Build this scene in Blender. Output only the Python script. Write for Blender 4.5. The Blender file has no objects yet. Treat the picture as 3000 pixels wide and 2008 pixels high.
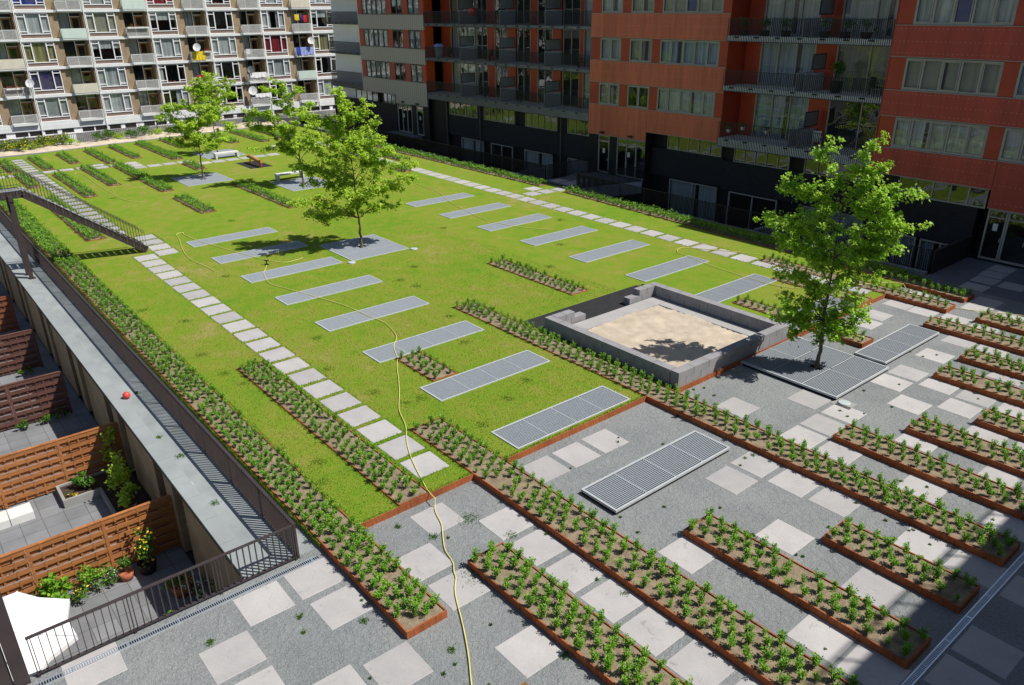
import bpy, math, random
import numpy as np
from mathutils import Vector, Matrix

sc = bpy.context.scene
# ------------------------------------------------------------------ camera
cam_d = bpy.data.cameras.new("camera"); cam = bpy.data.objects.new("camera", cam_d)
sc.collection.objects.link(cam)
RR = [[0.6373694382, 0.7705121977, -0.0084351932], [0.3026025230, -0.2603509320, -0.9168691865], [-0.7086550023, 0.5818318876, -0.3990986623]]
r_, d_, f_ = [Vector(v) for v in RR]
m = Matrix(((r_.x, -d_.x, -f_.x), (r_.y, -d_.y, -f_.y), (r_.z, -d_.z, -f_.z))).to_4x4()
m.translation = Vector((46.1707, -12.1057, 11.5451))
cam.matrix_world = m
cam_d.sensor_width = 36.0; cam_d.lens = 27.194; cam_d.clip_start = 0.1; cam_d.clip_end = 2000
sc.camera = cam
# ------------------------------------------------------------------ light
SUN = Vector((0.53, 0.48, 1.0)).normalized()
elev = math.asin(SUN.z)
w = bpy.data.worlds.new("World"); sc.world = w; w.use_nodes = True
nt = w.node_tree; nt.nodes.clear()
sky = nt.nodes.new("ShaderNodeTexSky"); sky.sky_type = 'NISHITA'; sky.sun_disc = False
sky.sun_elevation = elev; sky.sun_rotation = math.atan2(SUN.x, SUN.y)
bg = nt.nodes.new("ShaderNodeBackground"); bg.inputs[1].default_value = 0.065
wo = nt.nodes.new("ShaderNodeOutputWorld")
nt.links.new(sky.outputs[0], bg.inputs[0]); nt.links.new(bg.outputs[0], wo.inputs[0])
sl = bpy.data.lights.new("sun", 'SUN'); sl.energy = 4.6; sl.angle = math.radians(0.53); sl.color = (1, 0.96, 0.89)
so = bpy.data.objects.new("sun", sl); sc.collection.objects.link(so)
so.rotation_euler = (-SUN).to_track_quat('-Z', 'Y').to_euler(); so.location = (30, 30, 60)
sc.view_settings.view_transform = 'Standard'; sc.view_settings.look = 'None'
sc.view_settings.exposure = 0.35; sc.view_settings.gamma = 1.0
sc.cycles.max_bounces = 6; sc.cycles.transparent_max_bounces = 8

# ------------------------------------------------------------------ materials
def srgb(r, g, b):
    f = lambda c: (c / 255 / 12.92) if c / 255 <= .04045 else ((c / 255 + .055) / 1.055) ** 2.4
    return (f(r), f(g), f(b), 1)
def ramp(nt, fac, stops):
    n = nt.nodes.new("ShaderNodeValToRGB"); e = n.color_ramp.elements
    e[0].position, e[0].color = stops[0]; e[1].position, e[1].color = stops[-1]
    for p, c in stops[1:-1]:
        x = e.new(p); x.color = c
    nt.links.new(fac, n.inputs[0]); return n.outputs[0]
def noise(nt, scale, detail=3, rough=.55, co='Object', st=None, dist=0):
    if co == 'Position': src = nt.nodes.new("ShaderNodeNewGeometry").outputs['Position']
    else: src = nt.nodes.new("ShaderNodeTexCoord").outputs[co]
    if st:
        mp = nt.nodes.new("ShaderNodeMapping"); mp.inputs['Scale'].default_value = st
        nt.links.new(src, mp.inputs[0]); src = mp.outputs[0]
    n = nt.nodes.new("ShaderNodeTexNoise"); n.inputs['Scale'].default_value = scale
    n.inputs['Detail'].default_value = detail; n.inputs['Roughness'].default_value = rough; n.inputs['Distortion'].default_value = dist
    nt.links.new(src, n.inputs['Vector']); return n.outputs['Fac']
def sca(c, k): return (c[0] * k, c[1] * k, c[2] * k, 1)
def mixc(nt, fac, a, b, mode='MIX'):
    n = nt.nodes.new("ShaderNodeMix"); n.data_type = 'RGBA'; n.blend_type = mode
    for s, v in ((n.inputs[0], fac), (n.inputs[6], a), (n.inputs[7], b)):
        if hasattr(v, 'is_linked') or isinstance(v, bpy.types.NodeSocket): nt.links.new(v, s)
        else: s.default_value = v
    return n.outputs[2]
def bump(nt, h, strength, dist):
    b = nt.nodes.new("ShaderNodeBump"); b.inputs['Strength'].default_value = strength; b.inputs['Distance'].default_value = dist
    nt.links.new(h, b.inputs['Height']); return b.outputs[0]
def newmat(name):
    m = bpy.data.materials.new(name); m.use_nodes = True
    return m, m.node_tree, m.node_tree.nodes['Principled BSDF']
def mat(name, col, rough=.8, var=.12, scale=3, metal=0, bumps=0, bscale=30, spec=.3, st=None, fine=0):
    m, nt, p = newmat(name)
    f = noise(nt, scale, 4, st=st, co='Position')
    c = ramp(nt, f, [(.3, sca(col, 1 - var)), (.7, sca(col, 1 + var))])
    if fine:
        f2 = noise(nt, 60, 2, co='Position'); c = mixc(nt, 1.0, c, ramp(nt, f2, [(.3, (1 - fine,) * 3 + (1,)), (.7, (1 + fine,) * 3 + (1,))]), 'MULTIPLY')
    nt.links.new(c, p.inputs['Base Color'])
    p.inputs['Roughness'].default_value = rough; p.inputs['Metallic'].default_value = metal
    p.inputs['Specular IOR Level'].default_value = spec
    if bumps: nt.links.new(bump(nt, noise(nt, bscale, 4, co='Position'), bumps, .02), p.inputs['Normal'])
    return m
M = {}
M['slab'] = mat('concrete_slab', (.335, .325, .322, 1), .85, .07, 1.1, fine=.06, bumps=.15, bscale=60)
def slab_mat():
    m, nt, p = newmat('paving_concrete')
    oi = nt.nodes.new('ShaderNodeObjectInfo'); f1 = noise(nt, 1.4, 5, .6, co='Position'); f2 = noise(nt, 55, 2, co='Position'); f3 = noise(nt, 4.5, 5, .7, co='Position', dist=1.2)
    c = ramp(nt, oi.outputs['Random'], [(0, (.33, .32, .318, 1)), (.5, (.375, .362, .358, 1)), (1, (.415, .40, .392, 1))])
    c = mixc(nt, 1.0, c, ramp(nt, f1, [(.3, (.90, .90, .91, 1)), (.7, (1.08, 1.08, 1.07, 1))]), 'MULTIPLY')
    c = mixc(nt, 1.0, c, ramp(nt, f2, [(.3, (.93, .93, .93, 1)), (.7, (1.06, 1.06, 1.06, 1))]), 'MULTIPLY')
    c = mixc(nt, 1.0, c, ramp(nt, f3, [(.30, (.78, .76, .73, 1)), (.40, (1, 1, 1, 1)), (1, (1, 1, 1, 1))]), 'MULTIPLY')
    nt.links.new(c, p.inputs['Base Color']); p.inputs['Roughness'].default_value = .85
    nt.links.new(bump(nt, f2, .15, .01), p.inputs['Normal']); return m
M['pslab'] = slab_mat()
M['strip'] = mat('concrete_strip', (.25, .275, .275, 1), .85, .20, .9, fine=.07, bumps=.2, bscale=40)
M['coping'] = mat('concrete_coping', (.265, .29, .29, 1), .8, .12, .7, fine=.05)
M['stonewall'] = mat('concrete_block', (.25, .245, .255, 1), .85, .12, 2.5, fine=.12, bumps=.25, bscale=50)
M['blockside'] = M['stonewall']
M['corten'] = mat('rusty_steel', (.33, .088, .024, 1), .8, .28, 2.2, fine=.15, bumps=.1, bscale=80)
def corten_mat():
    m, nt, p = newmat('weathered_steel')
    f1 = noise(nt, .9, 5, .65, co='Position', st=(1, 1, .3)); f2 = noise(nt, 22, 3, .6, co='Position', st=(1, 1, .15)); f3 = noise(nt, 90, 2, co='Position')
    c = ramp(nt, f1, [(.28, (.17, .045, .018, 1)), (.45, (.30, .08, .022, 1)), (.60, (.37, .105, .028, 1)), (.75, (.42, .15, .05, 1))])
    c = mixc(nt, 1.0, c, ramp(nt, f2, [(.3, (.62, .60, .62, 1)), (.55, (1, 1, 1, 1)), (.75, (1.22, 1.15, 1.05, 1))]), 'MULTIPLY')
    nt.links.new(c, p.inputs['Base Color']); p.inputs['Roughness'].default_value = .85
    nt.links.new(bump(nt, f3, .2, .01), p.inputs['Normal']); return m
M['corten'] = corten_mat()
M['galv'] = mat('galvanised_steel', (.42, .445, .46, 1), .5, .06, 6, metal=.0, spec=.5)
M['galvbar'] = mat('galvanised_bars', (.36, .40, .44, 1), .5, .06, 8, metal=.0, spec=.5)
M['drain'] = mat('drain_steel', (.75, .80, .84, 1), .28, .04, 6, metal=.75, spec=.6)
M['hollow_shade'] = mat('hollow_shade_black', (.012, .014, .016, 1), .9, .2)  # near-black paint for the shade below grates and drain grilles
M['rail'] = mat('brown_steel', (.060, .045, .045, 1), .45, .15, 3, metal=.2, spec=.4)
M['blacksteel'] = mat('black_steel', (.022, .020, .022, 1), .5, .15, 3, spec=.4)
M['rubber'] = mat('black_rubber', (.022, .022, .024, 1), .95, .2, 4, fine=.2, bumps=.3)
M['sand'] = mat('sand', (.44, .37, .285, 1), .95, .18, 1.6, fine=.12, bumps=1.0, bscale=7)
M['soil'] = mat('soil', (.22, .17, .115, 1), .95, .25, 5, fine=.35, bumps=1.0, bscale=18)
M['darksoil'] = mat('dark_soil', (.05, .035, .025, 1), .95, .3, 6, fine=.3, bumps=1.0, bscale=18)
M['patio'] = mat('patio_slab', (.17, .175, .185, 1), .8, .12, 2, fine=.06)
M['tan'] = mat('tan_plaster', (.22, .155, .085, 1), .9, .18, 3, fine=.12, bumps=.3)
M['white'] = mat('white_paint', (.84, .84, .85, 1), .6, .04, 2)
M['offwhite'] = mat('offwhite_paint', (.70, .72, .71, 1), .7, .06, 1.5)
M['mint'] = mat('mint_panel', (.56, .66, .60, 1), .6, .06, 2)
M['cream'] = mat('cream_panel', (.62, .58, .48, 1), .6, .06, 2)
M['spandrel'] = mat('brown_panel', (.21, .15, .125, 1), .7, .08, 2)
M['greycon'] = mat('grey_concrete', (.27, .27, .26, 1), .9, .15, 1.2, fine=.1)
M['ochre'] = mat('ochre_door', (.33, .16, .04, 1), .6, .15, 2)
M['brickbrown'] = mat('brown_brick', (.30, .19, .10, 1), .9, .15, 1, fine=.2)
M['redpier'] = mat('red_panel', (.46, .06, .025, 1), .5, .1, 1, spec=.4)
M['redbrick'] = mat('redbrown_panel', (.66, .150, .075, 1), .45, .12, .5, fine=.05, spec=.45)
M['redbrick2'] = mat('red_board', (.52, .066, .040, 1), .6, .10, .4, fine=.05)
def clad(name, col, bw):
    m, nt, p = newmat(name)
    g = nt.nodes.new('ShaderNodeNewGeometry'); sx = nt.nodes.new('ShaderNodeSeparateXYZ'); nt.links.new(g.outputs['Position'], sx.inputs[0])
    mu = nt.nodes.new('ShaderNodeMath'); mu.operation = 'DIVIDE'; mu.inputs[1].default_value = bw; nt.links.new(sx.outputs[0], mu.inputs[0])
    fl = nt.nodes.new('ShaderNodeMath'); fl.operation = 'FLOOR'; nt.links.new(mu.outputs[0], fl.inputs[0])
    fr = nt.nodes.new('ShaderNodeMath'); fr.operation = 'FRACT'; nt.links.new(mu.outputs[0], fr.inputs[0])
    wn = nt.nodes.new('ShaderNodeTexWhiteNoise'); wn.noise_dimensions = '1D'; nt.links.new(fl.outputs[0], wn.inputs['W'])
    c = ramp(nt, wn.outputs['Value'], [(0, sca(col, .86)), (1, sca(col, 1.12))])
    c = mixc(nt, 1.0, c, ramp(nt, fr.outputs[0], [(0, (.55, .55, .55, 1)), (.012, (1, 1, 1, 1))]), 'MULTIPLY')
    c = mixc(nt, 1.0, c, ramp(nt, noise(nt, 3.2, 4, .6, co='Position', st=(1, 1, .12)), [(.35, (.84, .83, .84, 1)), (.6, (1.04, 1.04, 1.04, 1))]), 'MULTIPLY')
    nt.links.new(c, p.inputs['Base Color']); p.inputs['Roughness'].default_value = .5; return m
M['redbrick'] = clad('redbrown_cladding', (.66, .150, .075, 1), 1.22)
M['redbrick2'] = clad('red_cladding', (.52, .066, .040, 1), 1.22)
M['rivet'] = mat('rivet', (.62, .48, .42, 1), .5, .05)
M['frame'] = mat('window_frame', (.42, .39, .34, 1), .6, .06)
M['darkframe'] = mat('dark_frame', (.12, .105, .09, 1), .5, .06)
M['room_shade'] = mat('room_shade_dark', (.03, .028, .028, 1), .9, .3, .7)  # near-black paint for the shade of unlit rooms behind the windows
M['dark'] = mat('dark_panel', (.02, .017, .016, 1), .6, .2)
M['screen'] = mat('frosted_screen', (.24, .26, .27, 1), .35, .05)
M['wallgrey'] = mat('greywhite_wall', (.46, .48, .52, 1), .85, .06)
M['redplastic'] = mat('red_plastic', (.65, .06, .04, 1), .35, .05, spec=.5)
M['yellow'] = mat('yellow_cloth', (.75, .55, .03, 1), .8, .1)
M['blue'] = mat('blue_cloth', (.04, .08, .42, 1), .8, .3, 6)
M['bluewhite'] = mat('bluewhite_cloth', (.30, .36, .70, 1), .8, .5, 12)
M['redcloth'] = mat('red_cloth', (.55, .03, .03, 1), .8, .1)
M['plasticwhite'] = mat('white_plastic', (.70, .70, .70, 1), .4, .03, spec=.5)
M['dishgrey'] = mat('dish_grey', (.12, .13, .15, 1), .4, .03, spec=.5)
M['terracotta'] = mat('terracotta', (.38, .12, .06, 1), .8, .15, 9)
M['bark'] = mat('bark', (.14, .105, .075, 1), .9, .25, 14, bumps=.6, bscale=40)
M['woodbeam'] = mat('yellow_wood', (.42, .23, .06, 1), .7, .2, 6, st=(1, 6, 6))
M['hose'] = mat('yellow_hose', (.66, .60, .20, 1), .5, .08, 3)
M['reflectred'] = mat('spring_red', (.5, .04, .02, 1), .4, .05)
M['glassround'] = mat('lamp_glass', (.45, .52, .55, 1), .1, .02, spec=.8)
M['stone'] = mat('bench_stone', (.62, .62, .60, 1), .7, .08, 2, fine=.05)
M['pebble'] = mat('gravel_bed', (.50, .41, .32, 1), .95, .22, 1.2, fine=.2, bumps=1, bscale=9)
M['street'] = mat('street', (.07, .07, .07, 1), .9, .1, .4)
M['walk'] = mat('walkway', (.13, .14, .16, 1), .9, .12, 1, fine=.1)
M['hoody'] = mat('orange_wall', (.65, .09, .02, 1), .7, .05)

def gravel_mat():
    m, nt, p = newmat('gravel')
    f1 = noise(nt, .45, 7, .68, co='Position', dist=.4); f2 = noise(nt, 38, 3, .7, co='Position'); f3 = noise(nt, 7, 4, .7, co='Position', dist=.6)
    c = ramp(nt, f1, [(.3, (.158, .169, .173, 1)), (.5, (.198, .210, .213, 1)), (.7, (.235, .244, .242, 1))])
    c = mixc(nt, 1.0, c, ramp(nt, f2, [(.25, (.62, .62, .62, 1)), (.5, (1, 1, 1, 1)), (.78, (1.5, 1.48, 1.45, 1))]), 'MULTIPLY')
    nt.links.new(c, p.inputs['Base Color']); p.inputs['Roughness'].default_value = .95
    a = nt.nodes.new('ShaderNodeMath'); a.operation = 'MULTIPLY_ADD'; a.inputs[1].default_value = .25
    nt.links.new(f2, a.inputs[0]); nt.links.new(f3, a.inputs[2])
    nt.links.new(bump(nt, a.outputs[0], .9, .06), p.inputs['Normal']); return m
M['gravel'] = gravel_mat()
def lawn_mat():
    m, nt, p = newmat('lawn')
    big = noise(nt, .16, 5, .6, co='Position'); mid = noise(nt, 1.3, 5, .65, co='Position'); fine = noise(nt, 26, 4, .8, co='Position')
    a = nt.nodes.new('ShaderNodeMath'); a.operation = 'MULTIPLY_ADD'; a.inputs[1].default_value = .55
    nt.links.new(mid, a.inputs[0]); 
    b2 = nt.nodes.new('ShaderNodeMath'); b2.operation = 'MULTIPLY'; b2.inputs[1].default_value = .5
    nt.links.new(big, b2.inputs[0]); nt.links.new(b2.outputs[0], a.inputs[2])
    c = ramp(nt, a.outputs[0], [(.36, (.112, .235, .016, 1)), (.49, (.170, .252, .022, 1)), (.59, (.215, .245, .036, 1)), (.69, (.28, .255, .085, 1))])
    c = mixc(nt, 1.0, c, ramp(nt, fine, [(.28, (.45, .5, .4, 1)), (.5, (.97, 1, .95, 1)), (.74, (1.5, 1.42, 1.35, 1))]), 'MULTIPLY')
    nt.links.new(c, p.inputs['Base Color']); p.inputs['Roughness'].default_value = .95; p.inputs['Specular IOR Level'].default_value = .1
    nt.links.new(bump(nt, fine, .8, .05), p.inputs['Normal']); return m
M['lawn'] = lawn_mat()
def leaf_mat(name, stops, scale=9, trans=.35, scale2=60):
    m, nt, p = newmat(name)
    f = noise(nt, scale, 3, co='Position'); g = noise(nt, scale2, 1, co='Position')
    a = nt.nodes.new('ShaderNodeMath'); a.operation = 'ADD'; nt.links.new(f, a.inputs[0]); nt.links.new(g, a.inputs[1])
    h = nt.nodes.new('ShaderNodeMath'); h.operation = 'MULTIPLY'; h.inputs[1].default_value = .5; nt.links.new(a.outputs[0], h.inputs[0])
    c = ramp(nt, h.outputs[0], stops)
    nt.links.new(c, p.inputs['Base Color']); p.inputs['Roughness'].default_value = .5; p.inputs['Specular IOR Level'].default_value = .35
    t = nt.nodes.new('ShaderNodeBsdfTranslucent'); nt.links.new(c, t.inputs[0])
    x = nt.nodes.new('ShaderNodeMixShader'); x.inputs[0].default_value = trans
    o = nt.nodes['Material Output']; nt.links.new(p.outputs[0], x.inputs[1]); nt.links.new(t.outputs[0], x.inputs[2]); nt.links.new(x.outputs[0], o.inputs[0])
    return m
M['shrubleaf'] = leaf_mat('shrub_leaf', [(.36, (.07, .20, .016, 1)), (.5, (.15, .35, .026, 1)), (.62, (.30, .50, .04, 1)), (.72, (.42, .48, .06, 1))], 7, .25)
M['treeleaf'] = leaf_mat('maple_leaf', [(.36, (.26, .44, .03, 1)), (.5, (.42, .62, .05, 1)), (.60, (.58, .72, .08, 1)), (.72, (.66, .62, .14, 1))], 2.2, .46, 30)
M['treeleaf2'] = leaf_mat('maple_leaf_green', [(.36, (.22, .44, .03, 1)), (.5, (.36, .60, .05, 1)), (.60, (.52, .70, .08, 1)), (.72, (.62, .60, .13, 1))], 2.2, .46, 30)
M['weedleaf'] = leaf_mat('weed_leaf', [(.3, (.04, .13, .015, 1)), (.7, (.13, .27, .03, 1))], 6)
M['grassblade'] = leaf_mat('grass_blade', [(.3, (.07, .17, .01, 1)), (.7, (.17, .28, .02, 1))], 3, .3)
M['lawnblade'] = leaf_mat('lawn_blade', [(.35, (.13, .19, .018, 1)), (.5, (.20, .225, .03, 1)), (.7, (.30, .26, .09, 1))], 1.5, .3)
M['flowerred'] = mat('red_flower', (.6, .03, .03, 1), .7, .2)
M['floweryellow'] = mat('yellow_flower', (.75, .5, .03, 1), .7, .2)
M['flowerpink'] = mat('pink_flower', (.65, .25, .4, 1), .7, .2)
M['petalwhite'] = mat('white_flower', (.75, .75, .72, 1), .7, .1)

def brick_mat(name, c1, c2, mort, bw, bh, axis='xz', msize=.012, bumps=.3):
    m, nt, p = newmat(name)
    g = nt.nodes.new("ShaderNodeNewGeometry"); s = nt.nodes.new("ShaderNodeSeparateXYZ"); cb = nt.nodes.new("ShaderNodeCombineXYZ")
    nt.links.new(g.outputs['Position'], s.inputs[0])
    if axis == 'xz':
        ad = nt.nodes.new('ShaderNodeMath'); nt.links.new(s.outputs[0], ad.inputs[0]); nt.links.new(s.outputs[1], ad.inputs[1])
        nt.links.new(ad.outputs[0], cb.inputs[0]); nt.links.new(s.outputs[2], cb.inputs[1])
    else:
        nt.links.new(s.outputs[0], cb.inputs[0]); nt.links.new(s.outputs[1], cb.inputs[1])
    b = nt.nodes.new("ShaderNodeTexBrick"); b.inputs['Scale'].default_value = 1
    b.inputs['Color1'].default_value = c1; b.inputs['Color2'].default_value = c2; b.inputs['Mortar'].default_value = mort
    b.inputs['Mortar Size'].default_value = msize; b.inputs['Brick Width'].default_value = bw; b.inputs['Row Height'].default_value = bh
    if axis != 'xz': b.offset = 0.0
    nt.links.new(cb.outputs[0], b.inputs['Vector'])
    f = noise(nt, 1.3, 4, co='Position')
    c = mixc(nt, 1.0, b.outputs[0], ramp(nt, f, [(.3, (.85, .85, .85, 1)), (.7, (1.12, 1.12, 1.12, 1))]), 'MULTIPLY')
    nt.links.new(c, p.inputs['Base Color']); p.inputs['Roughness'].default_value = .85
    nt.links.new(bump(nt, b.outputs['Fac'], -bumps, .01), p.inputs['Normal']); return m
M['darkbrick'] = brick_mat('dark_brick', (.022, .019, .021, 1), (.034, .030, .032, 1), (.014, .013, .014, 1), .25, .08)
M['tanbrick'] = brick_mat('tan_brick', (.33, .235, .13, 1), (.27, .185, .10, 1), (.30, .24, .17, 1), .25, .075)
M['patio'] = brick_mat('patio_slabs', (.20, .205, .215, 1), (.165, .17, .18, 1), (.10, .10, .10, 1), .6, .6, 'xy', .012)
M['tanwall'] = brick_mat('tan_block_wall', (.40, .28, .15, 1), (.34, .24, .13, 1), (.30, .22, .14, 1), .45, .2)
M['conblock'] = brick_mat('concrete_block_wall', (.29, .29, .28, 1), (.25, .25, .245, 1), (.19, .19, .19, 1), .6, .3)
def corr_mat():
    m, nt, p = newmat('ribbed_metal')
    g = nt.nodes.new("ShaderNodeNewGeometry"); s = nt.nodes.new("ShaderNodeSeparateXYZ"); nt.links.new(g.outputs['Position'], s.inputs[0])
    w1 = nt.nodes.new('ShaderNodeMath'); w1.operation = 'MULTIPLY'; w1.inputs[1].default_value = 1 / .36; nt.links.new(s.outputs[0], w1.inputs[0])
    fr = nt.nodes.new('ShaderNodeMath'); fr.operation = 'FRACT'; nt.links.new(w1.outputs[0], fr.inputs[0])
    c = ramp(nt, fr.outputs[0], [(0, (.16, .13, .12, 1)), (.09, (.18, .15, .14, 1)), (.14, (.44, .39, .36, 1)), (1, (.48, .43, .395, 1))])
    nt.links.new(c, p.inputs['Base Color']); p.inputs['Roughness'].default_value = .55; return m
M['ribbed'] = corr_mat()
def glass_mat():
    m, nt, p = newmat('window_glass'); nt.nodes.remove(p)
    t = nt.nodes.new('ShaderNodeBsdfTransparent'); t.inputs[0].default_value = (.88, .9, .9, 1)
    gl = nt.nodes.new('ShaderNodeBsdfGlossy'); gl.inputs['Roughness'].default_value = .02; gl.inputs[0].default_value = (.9, .93, .95, 1)
    lw = nt.nodes.new('ShaderNodeLayerWeight'); lw.inputs[0].default_value = .5
    fz = nt.nodes.new('ShaderNodeMath'); fz.operation = 'POWER'; fz.inputs[1].default_value = 3.5; nt.links.new(lw.outputs['Facing'], fz.inputs[0])
    nt.links.new(bump(nt, noise(nt, 1.1, 1, co='Position'), .25, .05), gl.inputs['Normal'])
    a = nt.nodes.new('ShaderNodeMath'); a.operation = 'MULTIPLY_ADD'; a.inputs[1].default_value = .9; a.inputs[2].default_value = .06; a.use_clamp = True
    nt.links.new(fz.outputs[0], a.inputs[0])
    x = nt.nodes.new('ShaderNodeMixShader'); nt.links.new(a.outputs[0], x.inputs[0]); nt.links.new(t.outputs[0], x.inputs[1]); nt.links.new(gl.outputs[0], x.inputs[2])
    nt.links.new(x.outputs[0], nt.nodes['Material Output'].inputs[0]); return m
M['glass'] = glass_mat()
def curtain_mat(name, c1, c2, axis=0, freq=5.5):
    m, nt, p = newmat(name)
    st = (freq, freq, .15)
    f = noise(nt, 1.6, 3, .6, co='Position', st=st)
    nt.links.new(ramp(nt, f, [(.35, c1), (.62, c2)]), p.inputs['Base Color']); p.inputs['Roughness'].default_value = .9
    nt.links.new(bump(nt, f, .25, .02), p.inputs['Normal']); return m
M['cur_grey'] = curtain_mat('curtain_grey', (.30, .31, .33, 1), (.72, .73, .73, 1))
M['cur_white'] = curtain_mat('curtain_white', (.42, .43, .44, 1), (.75, .75, .73, 1))
M['cur_red'] = curtain_mat('curtain_red', (.16, .01, .02, 1), (.42, .03, .05, 1))
M['cur_purple'] = curtain_mat('curtain_purple', (.03, .015, .10, 1), (.10, .05, .25, 1))
M['cur_olive'] = curtain_mat('curtain_olive', (.16, .13, .06, 1), (.48, .42, .20, 1))
M['cur_blue'] = curtain_mat('curtain_blue', (.20, .25, .32, 1), (.55, .65, .78, 1))
M['canvas'] = mat('canvas', (.74, .74, .73, 1), .9, .05, 1.5, bumps=.25, bscale=4)
M['cur_dblue'] = mat('curtain_deep_blue', (.02, .04, .30, 1), .8, .1)
M['cur_blind'] = mat('blind_grey', (.42, .43, .43, 1), .8, .02)
M['cur_beige'] = curtain_mat('blind_beige', (.36, .34, .26, 1), (.46, .43, .33, 1))
def wood_mat(name, a, b, mul=1):
    m, nt, p = newmat(name)
    f = noise(nt, 2.0, 4, .6, co='Position', st=(.8, .8, 9)); g = noise(nt, 9, 3, co='Position', st=(1, 1, 12))
    c = mixc(nt, .45, ramp(nt, f, [(.3, a), (.7, b)]), ramp(nt, g, [(.3, a), (.7, b)]))
    nt.links.new(c, p.inputs['Base Color']); p.inputs['Roughness'].default_value = .75; return m
M['fencewood'] = wood_mat('fence_wood_orange', (.22, .075, .02, 1), (.50, .20, .06, 1))
M['fencewood2'] = wood_mat('fence_wood_brown', (.075, .030, .022, 1), (.15, .065, .045, 1))
M['fencewood3'] = wood_mat('fence_wood_red', (.15, .045, .022, 1), (.26, .085, .035, 1))

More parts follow.
